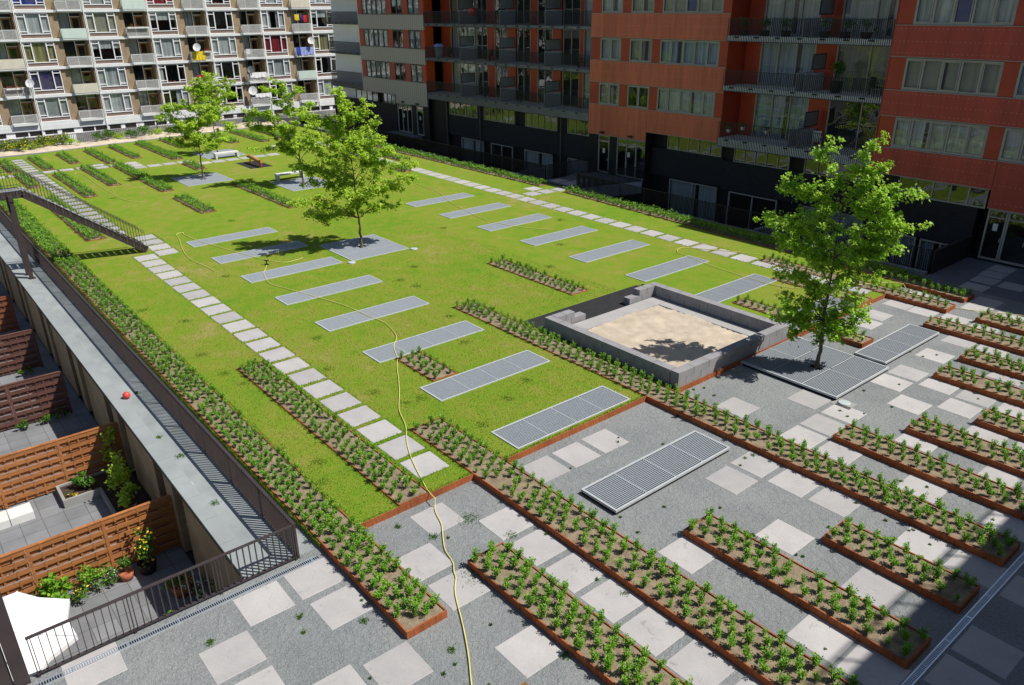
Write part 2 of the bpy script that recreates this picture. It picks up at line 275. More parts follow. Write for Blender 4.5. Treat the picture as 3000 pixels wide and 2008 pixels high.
# ------------------------------------------------------------------ geometry helpers
ORG = {}
def link(o): sc.collection.objects.link(o)
def props(o, label=None, cat=None, group=None, kind=None):
    if label: o['label'] = label
    if cat: o['category'] = cat
    if group: o['group'] = group
    if kind: o['kind'] = kind
    return o
def thing(name, label, cat, loc=(0, 0, 0), group=None, rz=0):
    o = bpy.data.objects.new(name, None); link(o); o.empty_display_size = .3
    o.location = loc; o.rotation_euler = (0, 0, rz); ORG[o.name] = Vector(loc)
    return props(o, label, cat, group)
class MB:
    def __init__(s): s.v = []; s.f = []; s.mi = []; s.sm = []
    def quad(s, a, b, c, d, mi=0):
        n = len(s.v); s.v += [a, b, c, d]; s.f.append((n, n + 1, n + 2, n + 3)); s.mi.append(mi); s.sm.append(False)
    def tri(s, a, b, c, mi=0):
        n = len(s.v); s.v += [a, b, c]; s.f.append((n, n + 1, n + 2)); s.mi.append(mi); s.sm.append(False)
    def box(s, x0, x1, y0, y1, z0, z1, mi=0):
        if x0 > x1: x0, x1 = x1, x0
        if y0 > y1: y0, y1 = y1, y0
        n = len(s.v)
        s.v += [(x0, y0, z0), (x1, y0, z0), (x1, y1, z0), (x0, y1, z0), (x0, y0, z1), (x1, y0, z1), (x1, y1, z1), (x0, y1, z1)]
        for f in ((3, 2, 1, 0), (4, 5, 6, 7), (0, 1, 5, 4), (1, 2, 6, 5), (2, 3, 7, 6), (3, 0, 4, 7)):
            s.f.append(tuple(n + i for i in f)); s.mi.append(mi); s.sm.append(False)
        return s
    def bar(s, p, q, w, h=None, mi=0, up=(0, 0, 1)):
        h = h or w; p = Vector(p); q = Vector(q); d = (q - p).normalized(); u = Vector(up)
        if abs(d.dot(u)) > .98: u = Vector((1, 0, 0))
        a = d.cross(u).normalized() * w / 2; b = a.cross(d).normalized() * h / 2
        n = len(s.v)
        for c in (p, q):
            s.v += [tuple(c - a - b), tuple(c + a - b), tuple(c + a + b), tuple(c - a + b)]
        for f in ((0, 1, 2, 3), (7, 6, 5, 4), (0, 4, 5, 1), (1, 5, 6, 2), (2, 6, 7, 3), (3, 7, 4, 0)):
            s.f.append(tuple(n + i for i in f)); s.mi.append(mi); s.sm.append(False)
        return s
    def tube(s, pts, r, k=6, mi=0, cap=True):
        pts = [Vector(p) for p in pts]; rs = r if isinstance(r, (list, tuple)) else [r] * len(pts)
        n0 = len(s.v); ref = Vector((0, 0, 1))
        for i, p in enumerate(pts):
            d = (pts[min(i + 1, len(pts) - 1)] - pts[max(i - 1, 0)]).normalized()
            u = ref if abs(d.dot(ref)) < .9 else Vector((1, 0, 0))
            a = d.cross(u).normalized(); b = d.cross(a)
            for j in range(k):
                t = 2 * math.pi * j / k
                s.v.append(tuple(p + (a * math.cos(t) + b * math.sin(t)) * rs[i]))
        for i in range(len(pts) - 1):
            for j in range(k):
                a0 = n0 + i * k + j; a1 = n0 + i * k + (j + 1) % k
                s.f.append((a0, a1, a1 + k, a0 + k)); s.mi.append(mi); s.sm.append(True)
        if cap:
            s.f.append(tuple(n0 + j for j in range(k))); s.mi.append(mi); s.sm.append(False)
            e = n0 + (len(pts) - 1) * k; s.f.append(tuple(e + k - 1 - j for j in range(k))); s.mi.append(mi); s.sm.append(False)
        return s
    def lathe(s, c, prof, k=16, mi=0):
        c = Vector(c); n0 = len(s.v)
        for r, z in prof:
            for j in range(k):
                t = 2 * math.pi * j / k; s.v.append((c.x + r * math.cos(t), c.y + r * math.sin(t), c.z + z))
        for i in range(len(prof) - 1):
            for j in range(k):
                a0 = n0 + i * k + j; a1 = n0 + i * k + (j + 1) % k
                s.f.append((a0, a1, a1 + k, a0 + k)); s.mi.append(mi); s.sm.append(True)
        return s
    def poly(s, pts, mi=0):
        n = len(s.v); s.v += list(pts); s.f.append(tuple(range(n, n + len(pts)))); s.mi.append(mi); s.sm.append(False)
    def prism(s, xy, z0, z1, mi=0):
        n = len(xy); s.poly([(x, y, z1) for x, y in xy], mi); s.poly([(x, y, z0) for x, y in reversed(xy)], mi)
        for i in range(n):
            a, b = xy[i], xy[(i + 1) % n]; s.quad((a[0], a[1], z0), (b[0], b[1], z0), (b[0], b[1], z1), (a[0], a[1], z1), mi)
        return s
    def build(s, name, mats, parent=None, local=False, loc=None):
        me = bpy.data.meshes.new(name)
        org = Vector((0, 0, 0))
        if parent is not None: org = ORG.get(parent.name, Vector((0, 0, 0)))
        elif loc is not None: org = Vector(loc)
        if local: org0 = Vector((0, 0, 0))
        else: org0 = org
        me.from_pydata([(x - org0.x, y - org0.y, z - org0.z) for x, y, z in s.v], [], s.f)
        if not isinstance(mats, (list, tuple)): mats = [mats]
        for q in mats: me.materials.append(q)
        me.polygons.foreach_set('material_index', s.mi); me.polygons.foreach_set('use_smooth', s.sm)
        me.update()
        o = bpy.data.objects.new(name, me); link(o)
        if parent is not None: o.parent = parent; ORG[o.name] = org
        elif loc is not None: o.location = loc
        return o
def npmesh(name, V, F, mats, MI=None, smooth=False):
    me = bpy.data.meshes.new(name); V = np.asarray(V, np.float32).reshape(-1, 3); F = np.asarray(F, np.int32)
    me.vertices.add(len(V)); me.vertices.foreach_set('co', V.ravel())
    k = F.shape[1]; me.loops.add(F.size); me.loops.foreach_set('vertex_index', F.ravel())
    me.polygons.add(len(F)); me.polygons.foreach_set('loop_start', np.arange(0, F.size, k, dtype=np.int32))
    for q in (mats if isinstance(mats, (list, tuple)) else [mats]): me.materials.append(q)
    if MI is not None: me.polygons.foreach_set('material_index', np.asarray(MI, np.int32))
    me.update(calc_edges=True); me.validate(); return me
def struct(name, mb, m):
    o = mb.build(name, m); o['kind'] = 'structure'; return o
rnd = random.Random(7); rng = np.random.default_rng(5)
ORD = ['first', 'second', 'third', 'fourth', 'fifth', 'sixth', 'seventh', 'eighth', 'ninth', 'tenth']

# ------------------------------------------------------------------ ground
GZ = -.15
struct('ground', MB().box(-400, 400, -400, 400, -3.5, -3.0), M['street'])
struct('garden_ground', MB().box(-60, 31.7, -40, -7.95, -3.0, -2.9), M['patio'])
g = MB(); g.box(31.75, 47.8, -16, 24.0, -1.0, GZ); struct('gravel_ground', g, M['gravel'])
struct('terrace_ground', MB().box(-60, 48, 25.2, 31.6, -3.0, -2.9), M['street'])
g = MB(); g.box(-37, 31.75, -7.62, -6.25, -.6, GZ); struct('concrete_path', g, M['strip'])
# lawn as one subdivided-free slab with its stepped outline
LAWN = [(-33.2, -6.25), (31.85, -6.25), (31.85, 6.35), (24.4, 6.35), (24.4, 13.4), (32.15, 13.4), (32.15, 20.35), (26.0, 21.2), (32.0, 22.3), (32.0, 23.2), (8.3, 24.45), (8.2, 25.2), (4.4, 25.2), (4.4, 24.5), (-26, 24.6), (-36, 24.6), (-35.6, 20), (-35.2, 14), (-34.4, 8), (-33.3, 0)]
# two simple convex-ish pieces keep the outline without overlaps
g = MB()
LH = .0
for x0, x1, y0, y1 in ((-33.2, 31.85, -6.25, 0), (-33.2, 24.4, 0, 24.6), (24.4, 31.85, 0, 6.35), (24.4, 32.15, 13.4, 20.35), (24.4, 31.2, 20.35, 24.3), (31.2, 32.0, 21.2, 23.8)):
    g.box(x0, x1, y0, y1, -.5, LH)
g.prism([(-33.2, 0), (-33.2, 24.6), (-35.9, 24.6), (-35.6, 20), (-35.2, 14), (-34.4, 8), (-33.4, 0)], -.5, LH)
struct('lawn', g, M['lawn'])
# walkway to the entrances on the right
g = MB(); g.box(31.95, 47.8, 24.0, 29.0, -.5, -.155); g.prism([(4.45, 25.2), (7.9, 25.2), (9.35, 30.35), (4.45, 30.35)], -.35, -.06)
g.box(-24.2, -19, 25.2, 30.35, -.35, -.06); struct('entrance_path', g, M['walk'])
# retaining walls
w_ = MB().box(-60, 4.4, 24.75, 25.05, -2.95, -.02); w_.box(8.1, 31.9, 24.5, 24.8, -2.95, -.02)
props(w_.build('retaining_wall', M['greycon']), 'grey retaining wall under the long dark railing beside the sunken terraces', 'wall')
# far bed and kerb
g = MB(); P0 = [(-33.25, -12), (-33.4, 0), (-34.4, 8), (-35.2, 14), (-35.6, 20), (-35.9, 26)]
for i in range(5):
    (xa, ya), (xb, yb) = P0[i], P0[i + 1]
    n = 8
    for j in range(n):
        for k2 in range(6):
            def pt(j, k2):
                t = j / n; x = xa + (xb - xa) * t - .22 - 2.3 * k2 / 6; y = ya + (yb - ya) * t
                return (x, y, .02 + .30 * math.sin(min(k2 / 4, 1) * math.pi / 2) * (.7 + .3 * math.sin(y * 1.3)) if k2 else .02)
            g.quad(pt(j, k2), pt(j + 1, k2), pt(j + 1, k2 + 1), pt(j, k2 + 1))
struct('gravel_bed', g, M['pebble'])
g = MB()
for i in range(5):
    (xa, ya), (xb, yb) = P0[i], P0[i + 1]; g.bar((xa - .12, ya, -.1), (xb - .12, yb, -.1), .2, .34)
props(g.build('kerb', M['greycon']), 'low concrete kerb between the lawn and the pale gravel bed in front of the flats', 'kerb')

# ------------------------------------------------------------------ paving slabs
slab_me = {}
def slab(name, x, y, z, label, group, cat='paving slab', sx=1.0, sy=1.0):
    k = (sx, sy)
    if k not in slab_me:
        b = MB(); hx, hy = sx / 2, sy / 2; c = .012
        b.poly([(-hx + c, -hy + c, 0), (hx - c, -hy + c, 0), (hx - c, hy - c, 0), (-hx + c, hy - c, 0)])
        R1 = [(-hx + c, -hy + c, 0), (hx - c, -hy + c, 0), (hx - c, hy - c, 0), (-hx + c, hy - c, 0)]
        R2 = [(-hx, -hy, -c), (hx, -hy, -c), (hx, hy, -c), (-hx, hy, -c)]; R3 = [(a, b2, -.06) for a, b2, _ in R2]
        for A, B in ((R2, R1), (R3, R2)):
            for i in range(4): b.quad(A[i], A[(i + 1) % 4], B[(i + 1) % 4], B[i])
        o = b.build(name, M['pslab']); slab_me[k] = o.data; bpy.data.objects.remove(o)
    o = bpy.data.objects.new(name, slab_me[k]); link(o); o.location = (x, y, z)
    o.rotation_euler = (0, 0, rnd.uniform(-.014, .014))
    return props(o, label, cat, group)
SL = []
for i in range(22):
    slab('paving_slab', 5.3 + 1.2037 * i, -2.46, .012, 'square grey slab in the stepping path running from the stair foot to the gravel yard', 'slabs of the left lawn path'); SL.append((5.3 + 1.2037 * i, -2.46))
for i in range(4):
    slab('paving_slab', 1.35 + 1.2 * i, -1.36, .012, 'square grey slab in the short row beside the foot of the metal stair', 'slabs beside the stair foot'); SL.append((1.35 + 1.2 * i, -1.36))
for i in range(26):
    slab('paving_slab', -30.7 + 1.2 * i, -2.36, .012, 'square grey slab in the lawn path seen behind the metal stair', 'slabs behind the stair', sx=.86); SL.append((-30.7 + 1.2 * i, -2.36))
for i in range(51):
    x = -28.9 + 1.2 * i; y = 20.55 - .0135 * max(0, x + 10)
    slab('paving_slab', x, y, .012, 'square grey slab in the long stepping path on the side of the red building', 'slabs of the right lawn path'); SL.append((x, y))
for x, y in ((6.2, 22.7), (7.36, 21.65), (7.45, 22.8), (7.6, 23.95)):
    slab('paving_slab', x, y, .012, 'grey slab linking the right lawn path to the entrance bridge', 'slabs leading to the entrance bridge'); SL.append((x, y))
for x, y in [(-23.4, -6 + 1.17 * i) for i in range(7)] + [(-23.8, 2.2), (-22.6, 2.2), (-22.6, 3.4), (-23.0, 4.5), (-21.8, 4.5), (-20.65, 4.5)] + [(-20.65, 5.67 + 1.17 * i) for i in range(3)] + [(-19.0, 9.1 + 1.17 * i) for i in range(6)] + [(-22.2, 16.0), (-23.0, 17.2), (-22.2, 18.4)]:
    slab('paving_slab', x, y, .012, 'grey slab in the cross path near the far tree and white bench', 'slabs of the far cross path'); SL.append((x, y))
GT = [(32.72, .08), (32.73, 1.25), (32.73, 2.41), (32.66, -3.48), (33.82, -4.64), (35.04, -4.54), (33.9, -2.27), (35.1, -2.27), (36.29, -2.24), (37.46, -2.24), (38.6, -2.26), (39.8, -2.26), (41.0, -2.2), (37.39, -4.52), (36.1, -6.76), (35.9, -7.92), (32.68, -6.84), (32.71, -8.01), (33.75, -9.1), (32.26, -11.27), (34.95, -9.1), (33.88, -6.78),
(32.92, 17.99), (33.07, 16.83), (34.0, 19.85), (35.2, 19.85), (36.28, 17.76), (36.27, 15.73), (36.32, 13.6), (36.3, 12.45), (37.45, 13.45), (37.42, 11.35), (38.55, 12.3), (38.6, 13.45), (35.17, 9.25), (36.37, 9.25), (36.34, 8.1), (36.35, 7.0), (37.47, 7.02), (38.65, 9.32), (39.75, 11.3), (34.0, 7.08), (36.31, 4.68), (36.34, 3.52), (37.5, 4.68), (38.65, 4.74), (39.8, 7.0), (40.95, 9.25), (38.64, 15.83), (37.41, 17.9),
(37.54, .2), (38.62, 2.47), (40.87, 4.68), (42.0, 4.75), (40.87, 2.35), (40.9, .2), (41.98, .2), (43.2, 2.35), (43.2, 1.17), (43.2, 4.7), (41.9, 7.05), (32.95, 19.9), (35.27, 21.9), (32.85, 21.94), (34.1, 24.6), (35.25, 22.95), (36.35, 19.8), (36.5, 21.7), (43.3, 7.0), (43.3, 9.3), (37.5, 22.9), (38.7, 20.0), (39.8, 13.4), (41.0, 11.4), (39.8, 17.8), (41.0, 15.7)]
for x, y in GT:
    slab('paving_slab', x, y, GZ + .012, 'square grey slab laid in the gravel yard between the planters', 'slabs in the gravel yard')
for x, y in ((33.9, 28.2), (33.95, 27.05), (34.05, 25.9), (35.2, 25.9), (5.2, 26.0), (6.4, 26.0), (6.4, 27.2)):
    slab('paving_slab', x, y, GZ + .012 if x > 10 else -.045, 'shaded slab on the walkway to the glass entrance doors', 'shaded entrance slabs')

# ------------------------------------------------------------------ planters and shrubs
PL = [ # x0,x1,y0,y1, rows, phrase, zone(1 = on gravel part)
(-32.5, 35.6, -6.22, -5.24, 4, 'the longest planter running beside the brown railing'),
(21.2, 31.8, -4.03, -3.1, 4, 'the planter between the left lawn strip and the slab path'),
(28.7, 42.4, -1.73, -.63, 4, 'the long planter leaving the lawn corner into the foreground'),
(34.6, 42.4, -3.97, -2.95, 4, 'the foreground planter just right of the hose'),
(38.05, 42.4, -6.2, -5.2, 3, 'the planter cut off by the bottom edge of the photo'),
(37.03, 42.4, .65, 1.65, 3, 'the foreground planter third from the right drain'),
(39.3, 42.4, 2.95, 3.95, 3, 'the short planter ending at the drain in the lower right'),
(21.25, 42.4, 5.2, 6.2, 4, 'the long planter along the near side of the sandbox'),
(37.0, 42.4, 7.45, 8.45, 3, 'the yard planter one row right of the sandbox planter'),
(38.15, 42.4, 9.5, 10.5, 3, 'the yard planter two rows right of the sandbox planter'),
(39.27, 42.4, 11.55, 12.6, 3, 'the short planter at the right edge of the yard'),
(37.04, 42.4, 13.8, 14.8, 3, 'the yard planter beyond the pair of slabs at the right edge'),
(37.0, 42.4, 15.9, 16.9, 3, 'the yard planter fifth from the red building at the right edge'),
(34.75, 42.4, 18.1, 19.1, 2, 'the yard planter starting right of the tall near tree'),
(35.85, 42.4, 20.15, 21.15, 3, 'the yard planter at the far right edge near the shaded walkway'),
(25.85, 34.7, 20.25, 21.15, 2, 'the planter between the right slab path and the hedge by the railing'),
(28.5, 31.75, 14.4, 15.25, 2, 'the small planter in the lawn behind the sandbox'),
(27.8, 32.1, 18.3, 19.25, 2, 'the planter behind the near tree beside the slab path'),
(33.0, 34.25, 14.35, 15.2, 2, 'the tiny planter hidden behind the near tree trunk'),
(17.45, 23.45, 9.95, 10.95, 3, 'the mid lawn planter left of the sandbox'),
(24.15, 26.5, .63, 1.62, 3, 'the short planter between two long grates'),
(-10.5, -4.65, 19.15, 19.95, 3, 'the near one of two short planters beside the right path'),
(-14, -8.3, 21.4, 22.2, 3, 'the far one of two short planters beside the right path'),
(-21.9, -11.5, -1.5, -.68, 2, 'the lawn planter right of the path behind the stair'),
(-23.5, -14.4, .72, 1.55, 2, 'the lawn planter with the loose hose at its side'),
(-22.7, -9.93, 2.98, 3.8, 3, 'the longest far lawn planter left of the stone paved tree'),
(-7.5, -1.98, 2.9, 3.82, 3, 'the short isolated planter in the middle of the lawn'),
(-9.2, .3, 7.55, 8.4, 3, 'the lawn planter in front of the two middle trees'),
(-19.8, -16.2, 7.5, 8.35, 2, 'the short planter behind the trunk of the left tree'),
(-31.4, -24.1, -1.58, -.8, 2, 'the first far planter from the left by the kerb'),
(-31.7, -25.7, .64, 1.42, 2, 'the second far planter from the left by the kerb'),
(-32.1, -23.8, 2.95, 3.75, 2, 'the third far planter from the left by the kerb'),
(-32.9, -24.9, 5.2, 5.98, 2, 'the fourth far planter from the left by the kerb'),
(-33.2, -22.0, 7.55, 8.45, 3, 'the fifth far planter from the left by the kerb'),
(-34.0, -27.5, 10.0, 10.85, 3, 'the sixth far planter from the left by the kerb'),
(-32.3, -27.1, 14.5, 15.3, 3, 'the far planter seen between the left tree crowns'),
(-34.4, -25.9, 16.95, 17.8, 3, 'the far planter second from the end of the lawn'),
(-34.4, -26.5, 19.3, 20.1, 3, 'the last far planter behind the tree crowns'),
(-23.8, -17.35, -3.8, -3.05, 2, 'the planter seen through the upper stair railing'),
(-31.3, -24.7, -3.88, -3.12, 2, 'the farthest left planter beyond the stair landing'),
(-12.7, .1, -4.0, -3.05, 3, 'the lawn planter passing under the metal stair'),
(-26, 5.95, 23.5, 24.4, 3, 'the hedge planter along the far right railing'),
(8.4, 34.7, 23.5, 24.4, 3, 'the hedge planter from the entrance bridge to the yard'),
]
SHR = []
for idx, (x0, x1, y0, y1, rows, ph) in enumerate(PL):
    hedge2 = idx == len(PL) - 1
    th = thing('planter', 'rusty steel planter, ' + ph, 'planter', (x0, y0, GZ if x1 > 32 else 0), 'rusty steel planters')
    rim = .035; b = MB(); t = .012
    base = GZ - .02 if x1 > 31 else -.05
    b.box(x0, x1, y0, y0 + t, base, rim); b.box(x0, x1, y1 - t, y1, base, rim)
    b.box(x0, x0 + t, y0 + t, y1 - t, base, rim); b.box(x1 - t, x1, y0 + t, y1 - t, base, rim)
    # small folded lip
    for (a, c, e, f2) in ((x0, x1, y0, y0 + .035), (x0, x1, y1 - .035, y1)): b.box(a, c, e + .001, f2 - .001, rim - .008, rim + .002)
    b.box(x0 + .001, x0 + .035, y0 + .036, y1 - .036, rim - .008, rim + .002); b.box(x1 - .035, x1 - .001, y0 + .036, y1 - .036, rim - .008, rim + .002)
    rimo = b.build('planter_wall', M['corten'], th)
    # bumpy soil
    nx = max(2, int((x1 - x0) / .16)); ny = max(3, int((y1 - y0) / .14))
    V = []; F = []
    r = np.random.default_rng(idx)
    H = r.uniform(-.012, .028, (nx + 1, ny + 1))
    near = x1 > 20
    for i in range(nx + 1):
        for j in range(ny + 1):
            V.append((t + (x1 - x0 - 2 * t) * i / nx, t + (y1 - y0 - 2 * t) * j / ny, (.006 + max(0, H[i, j])) if 0 < i < nx and 0 < j < ny else .004))
    zoff = -(GZ if x1 > 32 else 0)
    V = [(a, b_, c + zoff) for a, b_, c in V]
    for i in range(nx):
        for j in range(ny):
            q = i * (ny + 1) + j; F.append((q, q + ny + 1, q + ny + 2, q + 1))
    so_ = bpy.data.objects.new('soil', npmesh('soil', V, F, M['soil'])); link(so_); so_.parent = th
    ang = 0
    if hedge2:
        ang = -math.atan2(1.42, 26.3); th.rotation_euler = (0, 0, ang)
    # shrub positions: quincunx rows
    pitch = {2: .31, 3: .35, 4: .37}[rows]
    if idx == 0: pitch = .35
    L = x1 - x0 - .3; n = int(L / pitch)
    for rj in range(rows):
        yy = (y1 - y0) * (rj + .5) / rows
        for i in range(n + (0 if rj % 2 else 1)):
            if rnd.random() < (.03 if x1 > 0 else .0): continue
            xx = .15 + (i + (.5 if rj % 2 else 0)) * L / n + rnd.uniform(-.035, .035); y2 = yy + rnd.uniform(-.03, .03)
            ca, sa = math.cos(ang), math.sin(ang)
            SHR.append((x0 + xx * ca - y2 * sa, y0 + xx * sa + y2 * ca, .015, ph, idx))

def shrub_geo(seed, nleaf=300, H=.33):
    r = random.Random(seed); V = []; F = []; MI = []
    stems = []
    for k in range(7):
        a = r.uniform(0, 6.28); lean = r.uniform(.02, .125); h = H * r.uniform(.62, 1.08)
        stems.append((a, lean, h, r.uniform(0, .02)))
        n = len(V); w_ = .004; tx, ty = lean * math.cos(a), lean * math.sin(a)
        V += [(-w_, 0, 0), (w_, 0, 0), (tx, ty, h)]; 
        V.append((tx, ty, h)); F.append((n, n + 1, n + 2, n + 3)); MI.append(1)
    for k in range(nleaf):
        a, lean, h, o = r.choice(stems); t = r.uniform(.10, 1) ** .75
        p = Vector((lean * math.cos(a) * t, lean * math.sin(a) * t, h * t))
        d = Vector((r.gauss(0, 1), r.gauss(0, 1), r.uniform(.1, 1.2))).normalized()
        p = p + Vector((d.x, d.y, d.z * .3)) * r.uniform(.005, .04)
        s = r.uniform(.026, .046) * (1.35 if nleaf < 150 else 1); Nn = Vector((r.gauss(.15, .6), r.gauss(0, .6), 1)); u = d.cross(Nn).normalized()
        n = len(V)
        V += [tuple(p), tuple(p + d * s * .5 + u * s * .36), tuple(p + d * s * 1.15), tuple(p + d * s * .5 - u * s * .36)]
        F.append((n, n + 1, n + 2, n + 3)); MI.append(0)
    return np.array(V), np.array(F), np.array(MI)
VAR = [shrub_geo(40 + i) for i in range(6)]
VME = [npmesh('shrub', v, f, [M['shrubleaf'], M['bark']], mi) for v, f, mi in VAR]
VARB = [shrub_geo(80 + i, 110) for i in range(4)]
camp = Vector((46.17, -12.1, 11.5))
def vis(s):
    p = Vector(s[:3]) - camp; z = p.dot(f_); u = 2266 * p.dot(r_) / z / 1500; v = 2266 * p.dot(d_) / z / 1004
    return (abs(u) < 1.0 and abs(v) < 1.0, z)
SHR = [s for s in SHR if math.hypot(s[0] - 1000, 0) or True]
key = []
for s in SHR:
    ok, z = vis(s); key.append((0 if ok else 1, z))
order = sorted(range(len(SHR)), key=lambda i: key[i])
near_set = set(order[:300])
bx = []; 
for i in range(len(SHR)):
    x, y, z, ph, idx = SHR[i]
    sc_ = (rnd.uniform(.74, 1.04) if rnd.random() > .10 else rnd.uniform(.45, .7))
    rot = rnd.uniform(0, 6.28)
    if i in near_set:
        o = bpy.data.objects.new('box_shrub', VME[rnd.randrange(6)]); link(o)
        o.location = (x, y, z); o.rotation_euler = (rnd.uniform(-.08, .08), rnd.uniform(-.08, .08), rot); o.scale = (sc_ * 1.12, sc_ * 1.12, sc_)
        props(o, 'green shrub in ' + ph, 'shrub', 'young shrubs in ' + ph)
    else: bx.append((x, y, z, sc_ * (1.12 if key[i][1] > 38 else 1.0), rot, key[i]))
Vs = []; Fs = []; MIs = []; off = 0
for k, (x, y, z, s, rot, ky) in enumerate(bx):
    if ky[0] == 1 and (x > 37 or y < -8): pass
    v, f, mi = (VAR[k % 6] if ky[1] < 40 else VARB[k % 4])
    if ky[1] >= 40:
        c0 = v.copy(); ca, sa = math.cos(rot), math.sin(rot)
        q = np.stack([(v[:, 0] * ca - v[:, 1] * sa) * s * 1.25 + x, (v[:, 0] * sa + v[:, 1] * ca) * s * 1.25 + y, v[:, 2] * s + z], 1)
    else:
        ca, sa = math.cos(rot), math.sin(rot)
        q = np.stack([(v[:, 0] * ca - v[:, 1] * sa) * s + x, (v[:, 0] * sa + v[:, 1] * ca) * s + y, v[:, 2] * s + z], 1)
    Vs.append(q); Fs.append(f + off); MIs.append(mi); off += len(v)
o = bpy.data.objects.new('shrub_rows', npmesh('shrub_rows', np.concatenate(Vs), np.concatenate(Fs), [M['shrubleaf'], M['bark']], np.concatenate(MIs))); link(o)
props(o, 'rows of small green shrubs filling the farther planters across the lawn', 'shrubs', None, 'stuff')

# ------------------------------------------------------------------ steel edging between lawn and yard
def edging(pts, label):
    b = MB()
    for (xa, ya), (xb, yb) in zip(pts[:-1], pts[1:]): b.bar((xa, ya, -.06), (xb, yb, -.06), .014, .21)
    props(b.build('steel_edging', M['corten']), label, 'edging')
edging([(31.86, -5.23), (31.86, -1.74)], 'rusty steel edge where the left slab path meets the gravel yard')
edging([(31.86, -.62), (31.86, 5.19)], 'rusty steel edge at the lawn corner next to the large foreground grate')
edging([(32.18, 6.22), (32.18, 20.24)], 'rusty steel edge running past the foot of the sandbox wall and the near tree')

# ------------------------------------------------------------------ light grates
def grate(name, x0, x1, y0, y1, nx, ny, label, group, cat='grate', hole=None, z=.03, pitdepth=-.15, lod=0):
    t = thing(name, label, cat, ((x0 + x1) / 2, (y0 + y1) / 2, 0), group)
    b = MB(); fw = .038; zt = z
    b.box(x0, x1, y0, y0 + fw, zt - .07, zt); b.box(x0, x1, y1 - fw, y1, zt - .07, zt)
    b.box(x0, x0 + fw, y0 + fw, y1 - fw, zt - .07, zt); b.box(x1 - fw, x1, y0 + fw, y1 - fw, zt - .07, zt)
    b.build('frame', M['galv'], t)
    b = MB(); b.box(x0 + .02, x1 - .02, y0 + .02, y1 - .02, min(pitdepth, .0) - .3 if pitdepth < -.05 else -.01, .004 if pitdepth >= -.05 else -.055)
    b.build('shaft_shade', M['hollow_shade'], t)  # solid black block under the bars, painted shade instead of an open shaft
    px = (x1 - x0 - 2 * fw) / nx; py = (y1 - y0 - 2 * fw) / ny
    for i in range(nx):
        for j in range(ny):
            a = x0 + fw + i * px + .004; c = y0 + fw + j * py + .004; A = a + px - .008; Cc = c + py - .008
            p = MB(); e = .014
            p.box(a, A, c, c + e, zt - .03, zt - .002, 1); p.box(a, A, Cc - e, Cc, zt - .03, zt - .002, 1)
            p.box(a, a + e, c + e, Cc - e, zt - .03, zt - .002, 1); p.box(A - e, A, c + e, Cc - e, zt - .03, zt - .002, 1)
            sp = .057; n = int((A - a - 2 * e) / sp)
            for k in range(1, n):
                xx = a + e + (A - a - 2 * e) * k / n
                if hole and abs(xx - hole[0]) < hole[2]:
                    if c + e < hole[1] - hole[2]: p.box(xx - .0075, xx + .0075, c + e, min(Cc - e, hole[1] - hole[2]), zt - .028, zt - .006)
                    if Cc - e > hole[1] + hole[2]: p.box(xx - .0075, xx + .0075, max(c + e, hole[1] + hole[2]), Cc - e, zt - .028, zt - .006)
                else: p.box(xx - .0075, xx + .0075, c + e, Cc - e, zt - .028, zt - .006)
            m2 = int((Cc - c) / .11) if pitdepth >= -.05 else 1
            for k in range(1, m2):
                yy = c + (Cc - c) * k / m2
                if hole and abs(yy - hole[1]) < hole[2]:
                    if a + e < hole[0] - hole[2]: p.box(a + e, min(A - e, hole[0] - hole[2]), yy - .002, yy + .002, zt - .024, zt - .009)
                    if A - e > hole[0] + hole[2]: p.box(max(a + e, hole[0] + hole[2]), A - e, yy - .002, yy + .002, zt - .024, zt - .009)
                else: p.box(a + e, A - e, yy - .002, yy + .002, zt - .024, zt - .009)
            p.build('panel', [M['galvbar'], M['galv']], t)
    return t
for i in range(1, 9):
    x = 3.8 * i
    grate('light_grate', x, x + 1.25, .0, 4.68, 1, 4, f'{ORD[i-1]} grey metal grate from the stair end in the row left of the lawn centre', 'grates in the left lawn row', pitdepth=0)
grate('light_grate', 34.2, 35.45, .0, 4.68, 1, 4, 'large grey metal grate lying in the gravel yard in the foreground', 'grates in the gravel yard', z=.0)
for i in range(1, 8):
    x = .28 + 3.8 * i
    grate('light_grate', x, x + 1.25, 13.68, 17.5 + .85, 1, 4, f'{ORD[i-1]} grey metal grate from the far end in the row toward the red building', 'grates in the right lawn row', pitdepth=0)
grate('light_grate', 30.7, 31.95, 13.68, 18.2, 1, 4, 'grate at the lawn edge half hidden behind the near tree', 'grates in the right lawn row', pitdepth=0)
grate('light_grate', 34.4, 35.55, 13.5, 17.7, 1, 4, 'grey metal grate in the gravel just right of the near tree', 'grates in the gravel yard', z=.0)
grate('tree_grate', 32.05, 35.8, 9.8, 13.25, 3, 2, 'large square metal grate around the trunk of the near tree in the gravel', 'tree grates', hole=(34.15, 11.45, .22), z=0)
grate('tree_grate', 9.15, 12.75, 5.15, 8.45, 3, 2, 'square metal grate under the tall tree in the lawn centre', 'tree grates', hole=(10.8, 6.78, .22), pitdepth=0)
grate('tree_grate', -7.9, -4.1, 9.9, 13.25, 3, 2, 'square metal grate under the tree with the stone bench', 'tree grates', hole=(-6.0, 11.57, .22), pitdepth=0)
grate('tree_grate', -14.4, -10.65, 4.98, 8.3, 3, 2, 'square metal grate under the leftmost tree', 'tree grates', hole=(-12.5, 6.7, .22), pitdepth=0)
grate('tree_grate', -24.2, -20.4, 9.9, 13.2, 3, 2, 'square metal grate behind the white bench at the farthest tree', 'tree grates', hole=(-22.6, 11.5, .22), pitdepth=0)
